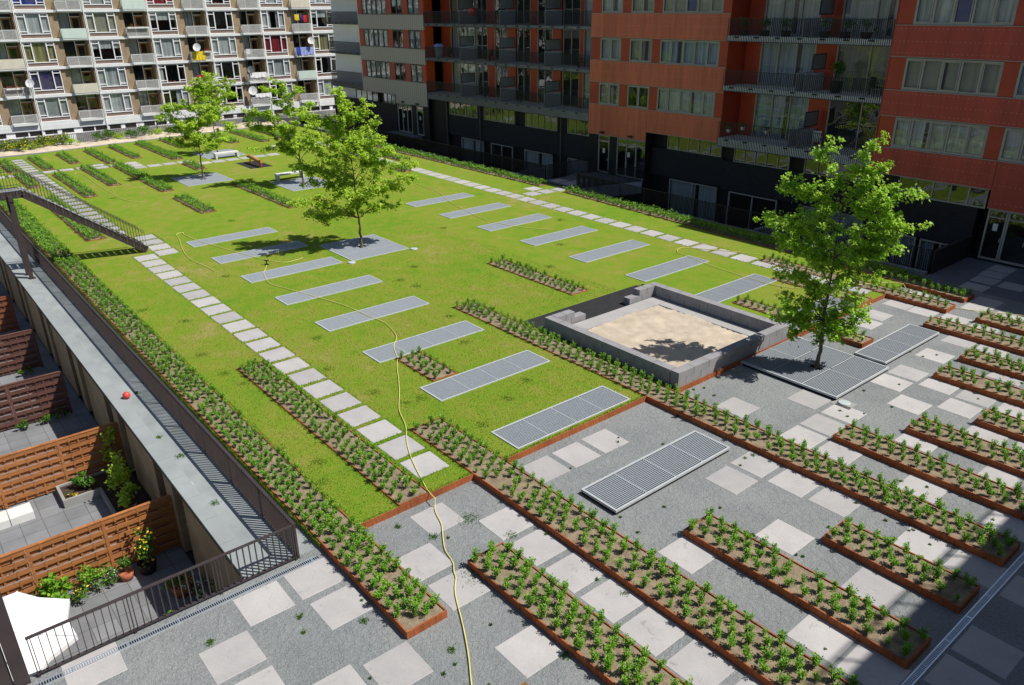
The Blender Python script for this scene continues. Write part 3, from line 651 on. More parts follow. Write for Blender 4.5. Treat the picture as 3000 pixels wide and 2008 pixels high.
# ground spot lamps
for x, y, z, lb in ((32.2, 10.0, GZ, 'left corner of the near tree grate'), (32.25, 13.35, GZ, 'far corner of the near tree grate'), (36.05, 9.85, GZ, 'front corner of the near tree grate, on a steel plate'), (35.0, 13.4, GZ, 'right corner of the near tree grate'), (12.95, 5.0, 0, 'front corner of the central lawn tree grate'), (13.0, 8.6, 0, 'right corner of the central lawn tree grate')):
    t = thing('ground_lamp', 'round ground lamp at the ' + lb, 'lamp', (x, y, z), 'ground lamps by the tree grates')
    MB().lathe((x, y, z + .005), [(.19, 0), (.19, .04), (.17, .05), (.13, .05)], 20).build('ring', M['galv'], t)
    MB().lathe((x, y, z + .005), [(.13, .048), (.06, .055), (0.001, .057)], 20).build('lens', M['glassround'], t)
    if 'plate' in lb: MB().box(x - .3, x + .32, y - .3, y + .26, z + .002, z + .012).build('plate', M['greycon'], t)

# ------------------------------------------------------------------ drains
def drain(x0, x1, y0, y1, z, label):
    t = thing('drain_channel', label, 'drain', (x0, y0, z)); b = MB(); wd = .15
    along_y = (y1 - y0) > (x1 - x0)
    def bx2(a0, a1, c0, c1, z0, z1):
        if along_y: b.box(x0 + a0, x0 + a1, y0 + c0, y0 + c1, z0, z1)
        else: b.box(x0 + c0, x0 + c1, y0 + a0, y0 + a1, z0, z1)
    L = (y1 - y0) if along_y else (x1 - x0)
    bx2(0, .022, 0, L, z, z + .02); bx2(wd - .022, wd, 0, L, z, z + .02)
    n = int(L / .045)
    for i in range(n): bx2(.022, wd - .022, i * .045, i * .045 + .016, z + .004, z + .018)
    for i in range(int(L) + 1): bx2(.001, wd - .001, i * 1.0 + .0, i * 1.0 + .02, z + .002, z + .022)
    b.build('grille', M['drain'], t)
    b = MB()
    if along_y: b.box(x0 + .015, x0 + wd - .015, y0, y1, z - .02, z + .003)
    else: b.box(x0, x1, y0 + .015, y0 + wd - .015, z - .02, z + .003)
    b.build('channel_shade', M['hollow_shade'], t)  # black strip under the slots, shade of the trough put into its colour
drain(42.5, 42.5, -8, 22.5, GZ + .001, 'long slotted steel drain crossing the shaded lower right of the yard')
drain(32.02, 32.02, -12.6, -6.42, GZ + .001, 'slotted steel drain running along the foot of the short railing at lower left')

# ------------------------------------------------------------------ sandbox
sb = thing('sandbox', 'square sandbox of stacked grey concrete blocks filled with pale sand', 'sandbox', (28.8, 9.4, 0))
MB().box(24.35, 25.75, 6.36, 13.05, -.1, .012).build('rubber_strip', M['rubber'], sb)
b = MB(); b.box(25.4, 32.12, 6.34, 13.3, -.3, .014); b.build('base', M['rubber'], sb)
b = MB()
def course(x0, x1, y0, y1, z0, z1, n, offs=0):
    g_ = .018
    if x1 - x0 > y1 - y0:
        L = (x1 - x0) / n; xs = [x0] + [x0 + L * (i + offs) for i in range(1 if offs == 0 else 0, n)] + [x1]; xs = sorted(set(xs))
        for a, c in zip(xs[:-1], xs[1:]):
            if c - a > .02: b.box(a + g_ / 2, c - g_ / 2, y0, y1, z0, z1 - .004)
    else:
        L = (y1 - y0) / n; xs = sorted(set([y0] + [y0 + L * (i + offs) for i in range(1 if offs == 0 else 0, n)] + [y1]))
        for a, c in zip(xs[:-1], xs[1:]):
            if c - a > .02: b.box(x0, x1, a + g_ / 2, c - g_ / 2, z0, z1 - .004)
zb = [-.12, .09, .33, .57]
for k in range(3):
    o_ = .5 * (k % 2)
    course(25.62, 31.79, 6.4, 6.72, zb[k], zb[k + 1], 8, o_)          # near wall
    course(31.81, 32.15, 6.4, 12.75, zb[k], zb[k + 1], 8, o_)         # yard side wall
    course(25.62, 31.79, 12.41, 12.75, zb[k], zb[k + 1], 8, o_)       # far wall
    a = [1.55, 1.55, .95][k]
    course(25.62, 25.96, 6.74, 6.74 + a, zb[k], zb[k + 1], 2, 0)
    course(25.62, 25.96, 12.39 - a, 12.39, zb[k], zb[k + 1], 2, 0)
b.build('block_wall', M['stonewall'], sb)
b = MB(); z1 = .10
for i in range(7):
    a = 6.8 + i * (5.55 / 7); b.box(26.02, 26.75, a + .003, a + 5.55 / 7 - .003, -.05, z1)
for i in range(6):
    a = 26.77 + i * .83; b.box(a + .003, min(a + .827, 31.75), 11.75, 12.35, -.05, z1 - .003)
b.build('seat_ledge', M['slab'], sb)
n = 40; V = []; F = []
H = rng.uniform(-.02, .025, (n + 1, n + 1)); 
for i in range(n + 1):
    for j in range(n + 1):
        x = 26.7 + 5.08 * i / n; y = 6.77 + 5.0 * j / n
        V.append((x - 28.8, y - 9.4, .075 + H[i, j] + .025 * math.sin(x * 1.7) * math.cos(y * 1.3)))
for i in range(n):
    for j in range(n):
        q = i * (n + 1) + j; F.append((q, q + n + 1, q + n + 2, q + 1))
o = bpy.data.objects.new('sand', npmesh('sand', V, F, M['sand'])); link(o); o.parent = sb

# ------------------------------------------------------------------ benches, play beam
def bench(x, y0, y1, label):
    t = thing('stone_bench', label, 'bench', (x, (y0 + y1) / 2, 0))
    b = MB(); b.box(x - .28, x + .28, y0, y1, .36, .47)
    b.build('seat', M['stone'], t)
    for a in (y0 + .02, y1 - .16):
        MB().box(x - .27, x + .27, a, a + .14, 0, .36).build('leg', M['stone'], t)
bench(-20.2, 10.4, 12.4, 'white stone bench in front of the farthest tree')
bench(-8.3, 10.55, 12.65, 'grey stone bench behind the trunk of the middle tree')
MB_ = MB().box(-17.1, -13.9, 10.95, 12.75, -.05, .010)
props(MB_.build('rubber_mat', M['rubber']), 'black rubber mat under the yellow play beam', 'mat')
t = thing('spring_beam', 'yellow wooden play beam rocking on two red springs over the black mat', 'play equipment', (-15.3, 11.85, 0))
b = MB(); pts = [(-16.75, 11.9, .50), (-16.2, 11.88, .56), (-15.3, 11.86, .50), (-14.4, 11.83, .42), (-13.75, 11.8, .48)]
b.tube(pts, [.12, .15, .15, .15, .12], 8); b.build('beam', M['woodbeam'], t)
for x in (-16.2, -14.2):
    b = MB(); hel = [(x + .11 * math.cos(a * .9), 11.85 + .11 * math.sin(a * .9), .02 + a * .017) for a in range(0, 24)]
    b.tube(hel, .022, 6); b.build('spring', M['reflectred'], t)

# ------------------------------------------------------------------ hoses
def catmull(P, k=6):
    P = [Vector(p) for p in P]; out = []
    for i in range(len(P) - 1):
        a, b, c, d = P[max(i - 1, 0)], P[i], P[i + 1], P[min(i + 2, len(P) - 1)]
        for j in range(k):
            t = j / k; out.append(.5 * ((2 * b) + (c - a) * t + (2 * a - 5 * b + 4 * c - d) * t * t + (3 * b - a - 3 * c + d) * t ** 3))
    out.append(P[-1]); return out
def hose(pts, label, r=.0135):
    P = catmull([(x, y, 0) for x, y in pts], 7); rr = random.Random(len(pts)); ph = rr.uniform(0, 6)
    Q = []
    for i, p in enumerate(P):
        z = .032
        if p.x > 32.2: z = GZ + .035
        elif p.x > 31.75 and p.x <= 32.2: z = .065
        Q.append((p.x + .02 * math.sin(i * .9 + ph), p.y + .025 * math.sin(i * .63), z))
    props(MB().tube(Q, r, 6).build('garden_hose', M['hose']), label, 'hose')
hose([(39.2, -6.9), (37.5, -5.98), (36.03, -5.16), (34.96, -4.59), (34.49, -4.25), (33.86, -4.05), (33.11, -3.65), (32.3, -3.28), (31.86, -3.13), (30.11, -2.6), (28.8, -1.91), (27.4, -1.26), (25.65, -.22), (24.4, .5), (23.1, 1.2), (22.17, 1.82), (20.92, 2.08), (19.42, 1.95), (17.29, 1.67), (14.34, .83), (12.99, .64), (11.67, 1.06), (10.63, 1.61)], 'long pale yellow hose snaking from the foreground up the lawn across the left grates')
hose([(9.82, -.66), (8.29, -.75), (6.76, -.87), (3.17, -.14), (1.91, .16), (1.78, .56), (2.51, .43), (5.13, .82), (7.78, 1.44), (10.1, 2.07), (10.81, 2.67), (10.64, 3.57)], 'looped yellow hose over the two farthest left grates')
hose([(-7.73, .9), (-9.21, .36), (-13.43, .19), (-18.3, .33), (-20.6, .35), (-21.3, .18), (-21.1, -.11)], 'yellow hose lying straight between two far planters')
hose([(-16.99, .62), (-16.3, 1.1), (-16.97, 1.81)], 'short yellow hose end beside the far planter')
hose([(-6.47, 15.88), (-4.45, 14.59), (-2.16, 13.84), (-2.07, 15.01), (-1.6, 16.4), (-1.79, 17.55), (2.66, 17.16), (6, 16), (10.24, 15.09), (13.13, 15.38), (15.17, 16.7)], 'yellow hose crossing the three farthest right grates')
hose([(26.47, 21.4), (25.61, 21.3), (22.7, 19.66), (22.01, 19.11), (22.31, 18.4), (23.2, 18.16), (25.74, 17.71), (28.58, 17.67), (29.62, 18.43), (30.57, 20.0), (31.4, 21.58), (32.35, 22.02), (33.24, 21.32), (34.89, 21.21), (36.84, 22.33), (39, 23)], 'yellow hose passing behind the near tree toward the right edge')
t = thing('sprinkler', 'small dark sprinkler at the end of the long hose', 'sprinkler', (10.48, 1.69, 0))
b = MB(); b.tube([(10.48, 1.69, .0), (10.48, 1.69, .22)], .03, 8); b.tube([(10.38, 1.62, .22), (10.58, 1.76, .24)], .03, 8); b.box(10.40, 10.56, 1.61, 1.77, 0, .05); b.build('body', M['blacksteel'], t)

# ball
n = MB(); prof = [(.001 + .12 * math.sin(math.pi * i / 12), .12 - .12 * math.cos(math.pi * i / 12)) for i in range(13)]
props(n.lathe((20.72, -7.55, GZ), prof, 24).build('ball', M['redplastic']), 'shiny red ball lying on the concrete strip at the left', 'ball')
props(MB().box(27.0, 27.22, -7.75, -7.6, GZ, GZ + .012).build('drain_cover', M['galv']), 'small square metal cover on the concrete strip near the railing corner', 'cover')

# ------------------------------------------------------------------ trees
def leaf_cloud(V, F, centre_line, spread, count, size, r):
    P = np.array(centre_line); n = len(P)
    t = r.random(count) ** .75 * (n - 1) * .999; i = t.astype(int); fr = (t - i)[:, None]
    c = P[i] * (1 - fr) + P[i + 1] * fr
    # clumps
    k = max(3, int(count / 40)); cl = r.random((k, 1)) ** .7 * (n - 1) * .999; ii = cl[:, 0].astype(int); ff = (cl - ii[:, None])
    cc = P[ii] * (1 - ff) + P[ii + 1] * ff + r.normal(0, spread * .75, (k, 3)) * [1, 1, .6]
    pick = r.integers(0, k, count); use = r.random(count) < .55
    c = np.where(use[:, None], cc[pick] + r.normal(0, spread * .26, (count, 3)) * [1, 1, .75], c + r.normal(0, spread * .55, (count, 3)))
    c[:, 2] -= abs(r.normal(0, spread * .15, count))
    N = r.normal(0, .55, (count, 3)) + [.25, .1, 1.0]; N /= np.linalg.norm(N, axis=1)[:, None]
    d = r.normal(0, 1, (count, 3)); d[:, 2] -= .5; d -= N * (d * N).sum(1)[:, None]; d /= np.linalg.norm(d, axis=1)[:, None]
    u = np.cross(N, d)
    s = (size * r.uniform(.65, 1.3, count))[:, None]
    a = c; b = c + d * s * .45 + u * s * .46; e = c + d * s * 1.15; f = c + d * s * .45 - u * s * .46
    b[:, 2] += (s * .12)[:, 0]; f[:, 2] += (s * .12)[:, 0]
    q = np.stack([a, b, e, f], 1).reshape(-1, 3)
    off = sum(len(x) for x in V); V.append(q); F.append(np.arange(count * 4).reshape(-1, 4) + off)
def tree(name, base, side, tips, label, seed, fork, nleaf, size, mt, topz, lean=(0, 0), extra=10, rad=2.0, tr=.085, spread=.3):
    x, y = base; r = np.random.default_rng(seed); rr = random.Random(seed)
    t = thing(name, label, 'tree', (x, y, 0), 'young broadleaf trees')
    S = Vector(side); T = Vector((side[1], -side[0], 0))
    wood = MB(); V = []; F = []
    top = Vector((lean[0], lean[1], topz))
    trunk = [Vector((0, 0, -.05)), Vector((lean[0] * .1, lean[1] * .1, fork * .5)), Vector((lean[0] * .2, lean[1] * .2, fork)), Vector((lean[0] * .5, lean[1] * .5, fork + (topz - fork) * .35)), Vector((lean[0] * .8, lean[1] * .8, fork + (topz - fork) * .7)), top]
    trunk = catmull(trunk, 4); wob = [Vector((rr.gauss(0, .018), rr.gauss(0, .018), 0)) for _ in trunk]
    trunk = [a + b_ for a, b_ in zip(trunk, wob)]
    rs = [max(.012, tr * (1 - .93 * (i / (len(trunk) - 1)) ** .75)) for i in range(len(trunk))]; rs[0] = tr * 1.35
    tw = MB(); tw.tube([tuple(Vector((x, y, 0)) + p) for p in trunk], rs, 8); tw.build('trunk', M['bark'], t)
    limbs = []
    for s, z in tips:
        dep = rr.uniform(-.35, .35) * abs(s)
        limbs.append(S * s + T * dep + Vector((0, 0, z)))
    for k in range(extra):
        a = rr.uniform(0, 6.28); zz = rr.uniform(fork + .7, topz * .82)
        rd = rad * (1 - ((zz - (fork + topz) / 2) / (topz - fork)) ** 2 * 2.2) * rr.uniform(.65, 1)
        # keep extras mainly in depth so that the outline stays the photograph's
        v = S * (math.cos(a) * rd * .65) + T * (math.sin(a) * rd); limbs.append(v + Vector((0, 0, zz)))
    for P in limbs:
        h = max(fork * .92, min(topz * .86, P.z - math.hypot(P.x, P.y) * rr.uniform(.45, .8)))
        ti = min(range(len(trunk)), key=lambda i: abs(trunk[i].z - h)); A = trunk[ti]
        mid = A.lerp(P, .5) + Vector((rr.gauss(0, .1), rr.gauss(0, .1), .16 * (P - A).length * (1 if P.z > A.z else .8)))
        L = catmull([A, mid, P], 6); n = len(L); r0 = max(.014, rs[ti] * .5)
        wood.tube([tuple(Vector((x, y, 0)) + p) for p in L], [max(.004, r0 * (1 - i / n * .88)) for i in range(n)], 5)
        ln = (P - A).length
        leaf_cloud(V, F, [tuple(p) for p in L[n // 4:]], spread * .75, int(nleaf * ln), size, r)
        for k in range(int(2 + ln * 2.2)):
            q = L[rr.randrange(n // 4, n)]; dv = Vector((rr.gauss(0, 1), rr.gauss(0, 1), rr.uniform(-.4, .8))).normalized()
            e = q + dv * rr.uniform(.25, .62)
            wood.tube([tuple(Vector((x, y, 0)) + p) for p in (q, q.lerp(e, .5) + Vector((0, 0, .05)), e)], [.008, .005, .003], 4)
            leaf_cloud(V, F, [tuple(q.lerp(e, .3)), tuple(e)], spread * .5, int(nleaf * .55), size, r)
    leaf_cloud(V, F, [tuple(p) for p in trunk[len(trunk) // 2:]], spread, int(nleaf * topz * .22), size, r)
    wood.build('branches', M['bark'], t)
    o = bpy.data.objects.new('crown', npmesh('crown', np.concatenate(V), np.concatenate(F), M[mt])); link(o); o.parent = t
    return t
tree('maple_tree', (34.15, 11.45), (-.891, -.455, 0), [(1.01, 7.42), (-.59, 7.62), (-.97, 7.0), (2.03, 6.11), (-2.09, 6.2), (2.3, 5.12), (-2.07, 5.06), (-1.9, 4.29), (1.74, 3.37), (-1.32, 1.9), (1.52, 1.35), (1.58, 4.0), (1.6, 6.0), (-1.28, 6.3), (-1.76, 4.8), (2.45, 4.8), (.3, 1.3), (-1.32, 5.17), (-1.06, 1.7), (.6, 2.2), (-.4, 1.3), (-.9, 2.6), (1.2, 2.4), (.9, 6.3), (-.5, 6.2), (.7, 5.2), (-.6, 3.3), (.5, 1.6), (-.7, 1.3), (1.0, 1.5), (0, 2.4), (1.9, 4.4), (-1.5, 4.2), (1.2, 5.2), (-1.0, 5.8), (.9, .95), (-.6, 1.0), (.2, .8), (-1.1, 1.2), (1.3, 1.9), (-.8, 2.2), (.8, 2.9), (-1.2, 3.4), (1.5, 3.2), (1.3, 4.7), (-1.6, 5.6), (0.2, 5.6)],
     'tall near tree with bright green maple leaves standing in the gravel beside the sandbox', 3, 1.7, 140, .085, 'treeleaf2', 6.6, (-.1, .1), 8, 1.5, .085, .23)
tree('maple_tree', (10.8, 6.78), (-.471, -.882, 0), [(-.86, 7.09), (-1.49, 5.56), (-2.93, 4.19), (-2.78, 3.53), (-2.29, 2.9), (2.7, 1.9), (2.18, 1.45), (1.76, 1.5), (3.1, 2.72), (-1.1, 2.1), (-1.97, 1.9), (.55, 7.81), (2.12, 6.63), (2.68, 5.4), (.91, 2.93), (2.47, 3.46), (.38, 7.4), (-1.1, 6.1), (-1.32, 4.81), (.3, 2.3), (3.0, 4.2), (1.3, 6.2), (1.8, 4.6), (-.4, 6.8), (1.4, 5.3), (-.9, 5.1), (.2, 5.8), (2.0, 5.9), (-1.9, 4.9), (.9, 6.7), (-.6, 4.4), (2.6, 4.3), (.6, 4.8), (1.0, 3.7)],
     'tall tree in the lawn centre with a wide airy yellow green crown', 11, 1.55, 150, .09, 'treeleaf', 7.0, (.05, -.25), 14, 2.1, .085, .27)
tree('maple_tree', (-6.0, 11.57), (-.413, -.911, 0), [(.92, 7.04), (-.6, 6.56), (1.96, 6.65), (2.76, 4.97), (3.3, 4.13), (-1.35, 5.39), (-.57, 3.65), (1.3, 2.85), (2.9, 2.6), (-1.36, 2.72), (.78, 2.5), (1.5, 5.78), (3.1, 5.13), (.3, 5.5), (-1.6, 4.1), (1.9, 4.0)],
     'tree beside the grey stone bench, its crown merging with the central one', 23, 1.9, 125, .105, 'treeleaf', 6.2, (0, -.3), 11, 2.2, .08, .26)
tree('maple_tree', (-12.5, 6.7), (-.305, -.952, 0), [(-1.59, 7.29), (-.82, 7.03), (-.01, 6.47), (-2.7, 6.6), (-3.2, 5.88), (1.04, 5.34), (1.9, 4.49), (1.8, 5.09), (-2.86, 4.84), (-2.78, 3.5), (1.92, 3.59), (1.5, 2.8), (.7, 2.5), (-1.38, 2.4), (-2.19, 2.7), (-1.17, 6.43), (.2, 4.2), (-1.5, 4.6), (-.6, 3.2)],
     'leftmost tree on the lawn in front of the white apartment block', 31, 1.9, 130, .105, 'treeleaf', 6.4, (0, .35), 11, 2.1, .08, .26)
tree('maple_tree', (-22.6, 11.5), (-.317, -.948, 0), [(-1.4, 5.2), (-.4, 6.2), (.8, 5.2), (-1.2, 3.9), (1.1, 4.2), (.9, 2.9), (-.7, 3.0), (.2, 5.4), (-1.9, 4.9)],
     'farthest tree behind the white bench, partly hidden by the leftmost tree', 41, 2.2, 90, .12, 'treeleaf', 5.8, (0, .2), 8, 1.6, .075, .26)

# ------------------------------------------------------------------ railings
def railing(pts, label, sp=.125, h=.95, z=GZ, mt='rail', bw=(.055, .015), post=2.0, mid=True, name='railing', zs=None):
    t = thing(name, label, 'railing', (pts[0][0], pts[0][1], z))
    tp = MB(); bars = MB(); po = MB()
    for i in range(len(pts) - 1):
        A = Vector((*pts[i], zs[i] if zs else z)); B = Vector((*pts[i + 1], zs[i + 1] if zs else z)); L = (B - A).length; d = (B - A).normalized()
        up = Vector((0, 0, 1))
        tp.bar(A + up * h, B + up * h, .075, .025); tp.bar(A + up * .075, B + up * .075, .065, .022)
        n = max(1, int(L / sp))
        for k in range(n):
            p = A + d * (L * (k + .5) / n); bars.bar(p + up * .087, p + up * (h - .012), bw[0], bw[1], up=d)
        m_ = max(1, round(L / post))
        for k in range(m_ + 1):
            p = A + d * (L * k / m_); p = p + d * (.02 if k == 0 else (-.02 if k == m_ else 0)); po.bar(p + up * .0, p + up * (h - .012), .055, .018, up=d); po.bar(p + d * -.03 + up * .008, p + d * .03 + up * .008, .07, .014); po.build('post', M[mt], t); po = MB()
    tp.build('handrail', M[mt], t); bars.build('bars', M[mt], t); return t
railing([(31.84, -6.78), (-36, -6.78)], 'very long brown steel railing between the concrete strip and the lawn planters')
railing([(31.84, -12.15), (31.84, -6.84)], 'short brown steel railing above the sunken garden at lower left', sp=.135)
rail_r = [(-26.0, 26.9), (-19.4, 26.4), (-19.0, 25.5), (4.42, 25.45)]
railing([(-19.0, 25.5), (4.42, 25.45), (4.42, 30.2)], 'long black railing along the sunken terraces up to the entrance bridge', mt='blacksteel', z=-.06, h=1.05, sp=.1)
railing([(9.3, 30.2), (7.95, 25.15), (20.4, 24.9), (31.9, 24.85)], 'black railing from the entrance bridge to the right walkway', mt='blacksteel', z=-.06, h=1.05, sp=.1)
railing([(-24.3, 30.2), (-24.3, 25.5), (-36, 25.6)], 'far black railing beside the beige building entrance', mt='blacksteel', z=-.06, h=1.05, sp=.1)
t = thing('parapet_wall', 'solid black parapet panel beside the right glass entrance', 'parapet', (32.0, 27, GZ))
MB().box(31.93, 32.03, 24.95, 28.95, GZ, .95).build('panel', M['blacksteel'], t); MB().box(31.91, 32.05, 24.93, 28.96, .95, .98).build('cap', M['rail'], t)

# ------------------------------------------------------------------ metal stair on the left
st = thing('metal_stair', 'brown steel stair coming down from a landing at the left edge onto the lawn', 'stair', (4, -2.1, 0))
b = MB()
foot, topy, topz_ = -2.1, -6.95, 3.93
for x in (3.3, 4.28):
    n = 1
    for (ya, za), (yb, zb_) in (((foot, .0), (topy, topz_ - .17)), ((topy, topz_ - .17), (-14.5, topz_ - .17))):
        b.bar((x, ya, za + (.12 if ya == foot else 0)), (x, yb, zb_), .05, .34)
SB = b
b = MB(); ns = 21
for k in range(ns):
    f1 = k / ns; y = foot + (topy - foot) * (f1 + .5 / ns); z = (topz_ - .12) * (f1 + .9 / ns) + .1
    b.box(3.33, 4.25, y - .14, y + .12, z - .035, z)
b.build('steps', M['strip'], st)
b = MB(); b.box(3.34, 4.24, -14.5, topy + .02, topz_ - .10, topz_ - .04); b.build('landing', M['strip'], st)
b = MB()
for x in (3.27, 4.32):
    path = [(foot, .12), (topy, topz_), (-14.5, topz_)]
    for (ya, za), (yb, zb_) in zip(path[:-1], path[1:]):
        for hh, th_ in ((1.0, .04), (.9, .016), (.1, .02)):
            b.bar((x, ya, za + hh), (x, yb, zb_ + hh), th_, .02)
        n = int(abs(yb - ya) / .125)
        for k in range(n + 1):
            f1 = k / n; y = ya + (yb - ya) * f1; z = za + (zb_ - za) * f1; b.bar((x, y, z - .15), (x, y, z + 1.0), .014, .014)
b.build('handrail', M['rail'], st)
b = SB
for k in range(0, 40): 
    y = foot - .3 - k * .28
    if y > topy: z = (foot - y) / (foot - topy) * (topz_ - .17) + .1
    else: z = topz_ - .17
    if y < -12: break
    b.bar((4.31, y, z + .13), (4.31, y, z - .13), .03, .02, 1)
b.build('stringer', [M['rail'], M['darkframe']], st)
for xx, yy in ((3.85, -7.52), (4.62, -7.5)):
    b = MB(); b.bar((xx, yy, GZ), (xx, yy, topz_ - .3), .17, .17); b.box(xx - .16, xx + .16, yy - .16, yy + .16, GZ, GZ + .025); b.build('support_post', M['rail'], st)
b = MB(); b.bar((3.3, -7.5, topz_ - .28), (4.75, -7.5, topz_ - .28), .16, .2); b.build('cross_beam', M['rail'], st)

# near steel column at the lower left edge
t = thing('steel_column', 'tall dark brown steel column cut off at the lower left corner', 'column', (32.0, -12.6, -2.9))
b = MB(); b.box(31.72, 31.92, -12.52, -12.27, -2.9, 10.5); b.build('flange', M['rail'], t)
b = MB(); b.box(31.78, 31.88, -13.3, -12.53, -2.9, 10.5); b.build('web', M['rail'], t)
b = MB(); b.box(31.70, 31.94, -13.7, -13.31, -2.9, 10.5); b.build('side_plate', M['darkframe'], t)

# ------------------------------------------------------------------ left apartment block (own local frame: x out of the wall, y along it)
ab = thing('apartment_building', 'white apartment block with brown brick piers, balconies and wide white windows across the back', 'building', (-50, 0, 0), None, -.018)
def lb(name, mb, m, parent=None): return mb.build(name, m, parent or ab, local=True)
U0 = lambda k: 3.08 + 6.33 * k
ZB = lambda i: .70 + 2.72 * i
b = MB(); b.box(-9, -1.45, -12, 37.8, -3, 17.2); lb('wall', b, M['room_shade'])  # solid core, its dark colour painted as room shade
b = MB()
for i in range(0, 7): b.box(-1.4, .14, -12, 37.85, ZB(i) - .26, ZB(i))
b.box(-1.4, .16, -12, 37.85, ZB(0) - .75, ZB(0) - .262)
lb('floor_band', b, M['offwhite'])
b = MB()
for k in range(-2, 6):
    u = U0(k)
    b.box(-1.4, -.06, u + 2.93, u + 3.72, -.1, 17); b.box(-1.4, -.04, u + 6.08, u + 6.16, .7, 17)
    b.box(-1.4, -.02, u + 6.24, u + 6.32, .7, 17)
lb('brick_pier', b, M['tanbrick'])
for k in range(-2, 6): lb('drainpipe', MB().bar((.2, U0(k) - .12, -.3), (.2, U0(k) - .12, 17), .08), M['offwhite'])
lb('side_wall', MB().box(-9, .12, 37.8, 38.0, -3, 17.2), M['white'])
lb('roof', MB().box(-9, .2, -12, 38, 17.2, 17.5), M['greycon'])
lb('plinth', MB().box(-1.44, .3, -12, 37.9, -3, -.66), M['conblock'])
lb('basement_wall', MB().box(-1.44, .05, -12, 37.8, -.659, -.05), M['white'])
b = MB(); c_ = MB()
for k in range(-2, 6):
    for a in (.15, 1.75, 3.75, 5.05): lb('basement_window', MB().box(.052, .07, U0(k) + a, U0(k) + a + 1.15, -.55, -.13), M['dark'])
o = MB().box(.302, .34, 2.85, 6.0, -2.2, -.5).build('storage_front', M['white'], ab, local=True)
lb('infill_panel', MB().box(.341, .355, 3.0, 4.1, -1.45, -.6), M['cur_olive'], o); lb('infill_panel', MB().box(.341, .355, 4.15, 5.0, -1.45, -.6), M['greycon'], o); lb('infill_panel', MB().box(.341, .355, 5.1, 5.85, -1.45, -.6), M['offwhite'], o)
CUR = {(0, 0): 'cur_blind', (1, 0): 'cur_purple', (2, 0): 'cur_olive', (3, 0): 'cur_white', (4, 0): 'cur_dblue',
       (0, 1): 'cur_grey', (1, 1): 'cur_grey', (2, 1): 'lace', (3, 1): 'cur_beige', (4, 1): 'cur_blind',
       (0, 2): 'half', (1, 2): 'flowers', (2, 2): 'cur_grey', (3, 2): 'lace', (4, 2): 'cur_red',
       (0, 3): 'flowers', (1, 3): 'flowers', (2, 3): 'cur_white', (3, 3): None, (4, 3): 'flowers',
       (0, 4): 'half', (1, 4): 'cur_grey', (2, 4): 'cur_red', (3, 4): 'split', (4, 4): 'cur_grey',
       (0, 5): 'cur_white', (1, 5): None, (2, 5): 'cur_olive', (3, 5): 'lace', (4, 5): 'cur_grey'}
for k in range(-1, 6):
    for i in range(0, 6):
        u = U0(k); z = ZB(i); f = MB(); W = 2.88; zt = z + 2.42; zl = z + .42
        # outer frame, posts, transoms
        f.box(-.12, .04, u, u + W, zt - .08, zt); f.box(-.12, .04, u, u + W, zl, zl + .07)
        f.box(-.12, .04, u, u + .08, z + .02, zt - .081); f.box(-.12, .04, u + W - .08, u + W, z + .02, zt - .081)
        for a in (u + .72, u + W - .80): f.box(-.12, .05, a, a + .09, zl + .071, zt - .081)
        for a0, a1 in ((u + .081, u + .719), (u + W - .709, u + W - .081)):
            f.box(-.10, .03, a0, a1, zt - .36, zt - .29); f.box(-.10, .03, a0, a1, zl + .24, zl + .31)
        f.box(-.12, .06, u + .081, u + W - .081, z + .02, z + .08)
        fo = f.build('window', M['white'], ab, local=True)
        lb('spandrel', MB().box(-.1, -.02, u + .081, u + W - .081, z + .081, zl - .001), M['spandrel'], fo)
        lb('pane', MB().box(-.07, -.06, u + .081, u + W - .081, zl + .072, zt - .082), M['glass'], fo)
        c = CUR.get((i, k), 'cur_grey' if (i + k) % 2 else 'cur_blind')
        bk = MB(); bk.box(-1.3, -1.28, u, u + W, zl, zt)
        if c in ('lace', 'half', 'split', 'flowers'):
            ym = {'lace': [(u + .08, u + W - .08, zt - .85, zt - .08)], 'half': [(u + 1.5, u + W - .1, zl + .07, zt - .08)], 'split': [(u + .1, u + 1.1, zl + .07, zt - .1), (u + 1.8, u + 2.7, zl + .07, zt - .1)], 'flowers': [(u + .1, u + .5, zl + .1, zt - .1)]}[c]
            q = MB()
            for a0, a1, c0, c1 in ym: q.box(-.13, -.115, a0, a1, c0, c1)
            lb('curtain', q, M['cur_white'], fo)
            if c == 'flowers':
                q = MB(); rr = random.Random(i * 9 + k)
                for _ in range(7): a = u + .9 + rr.random() * 1.1; q.box(-.2, -.12, a, a + .1, zl + .07, zl + .12 + rr.random() * .14)
                lb('windowsill_pots', q, M['terracotta'], fo)
        elif c: lb('curtain', MB().box(-.13, -.115, u + .08, u + W - .08, zl + .07, zt - .08), M[c], fo)
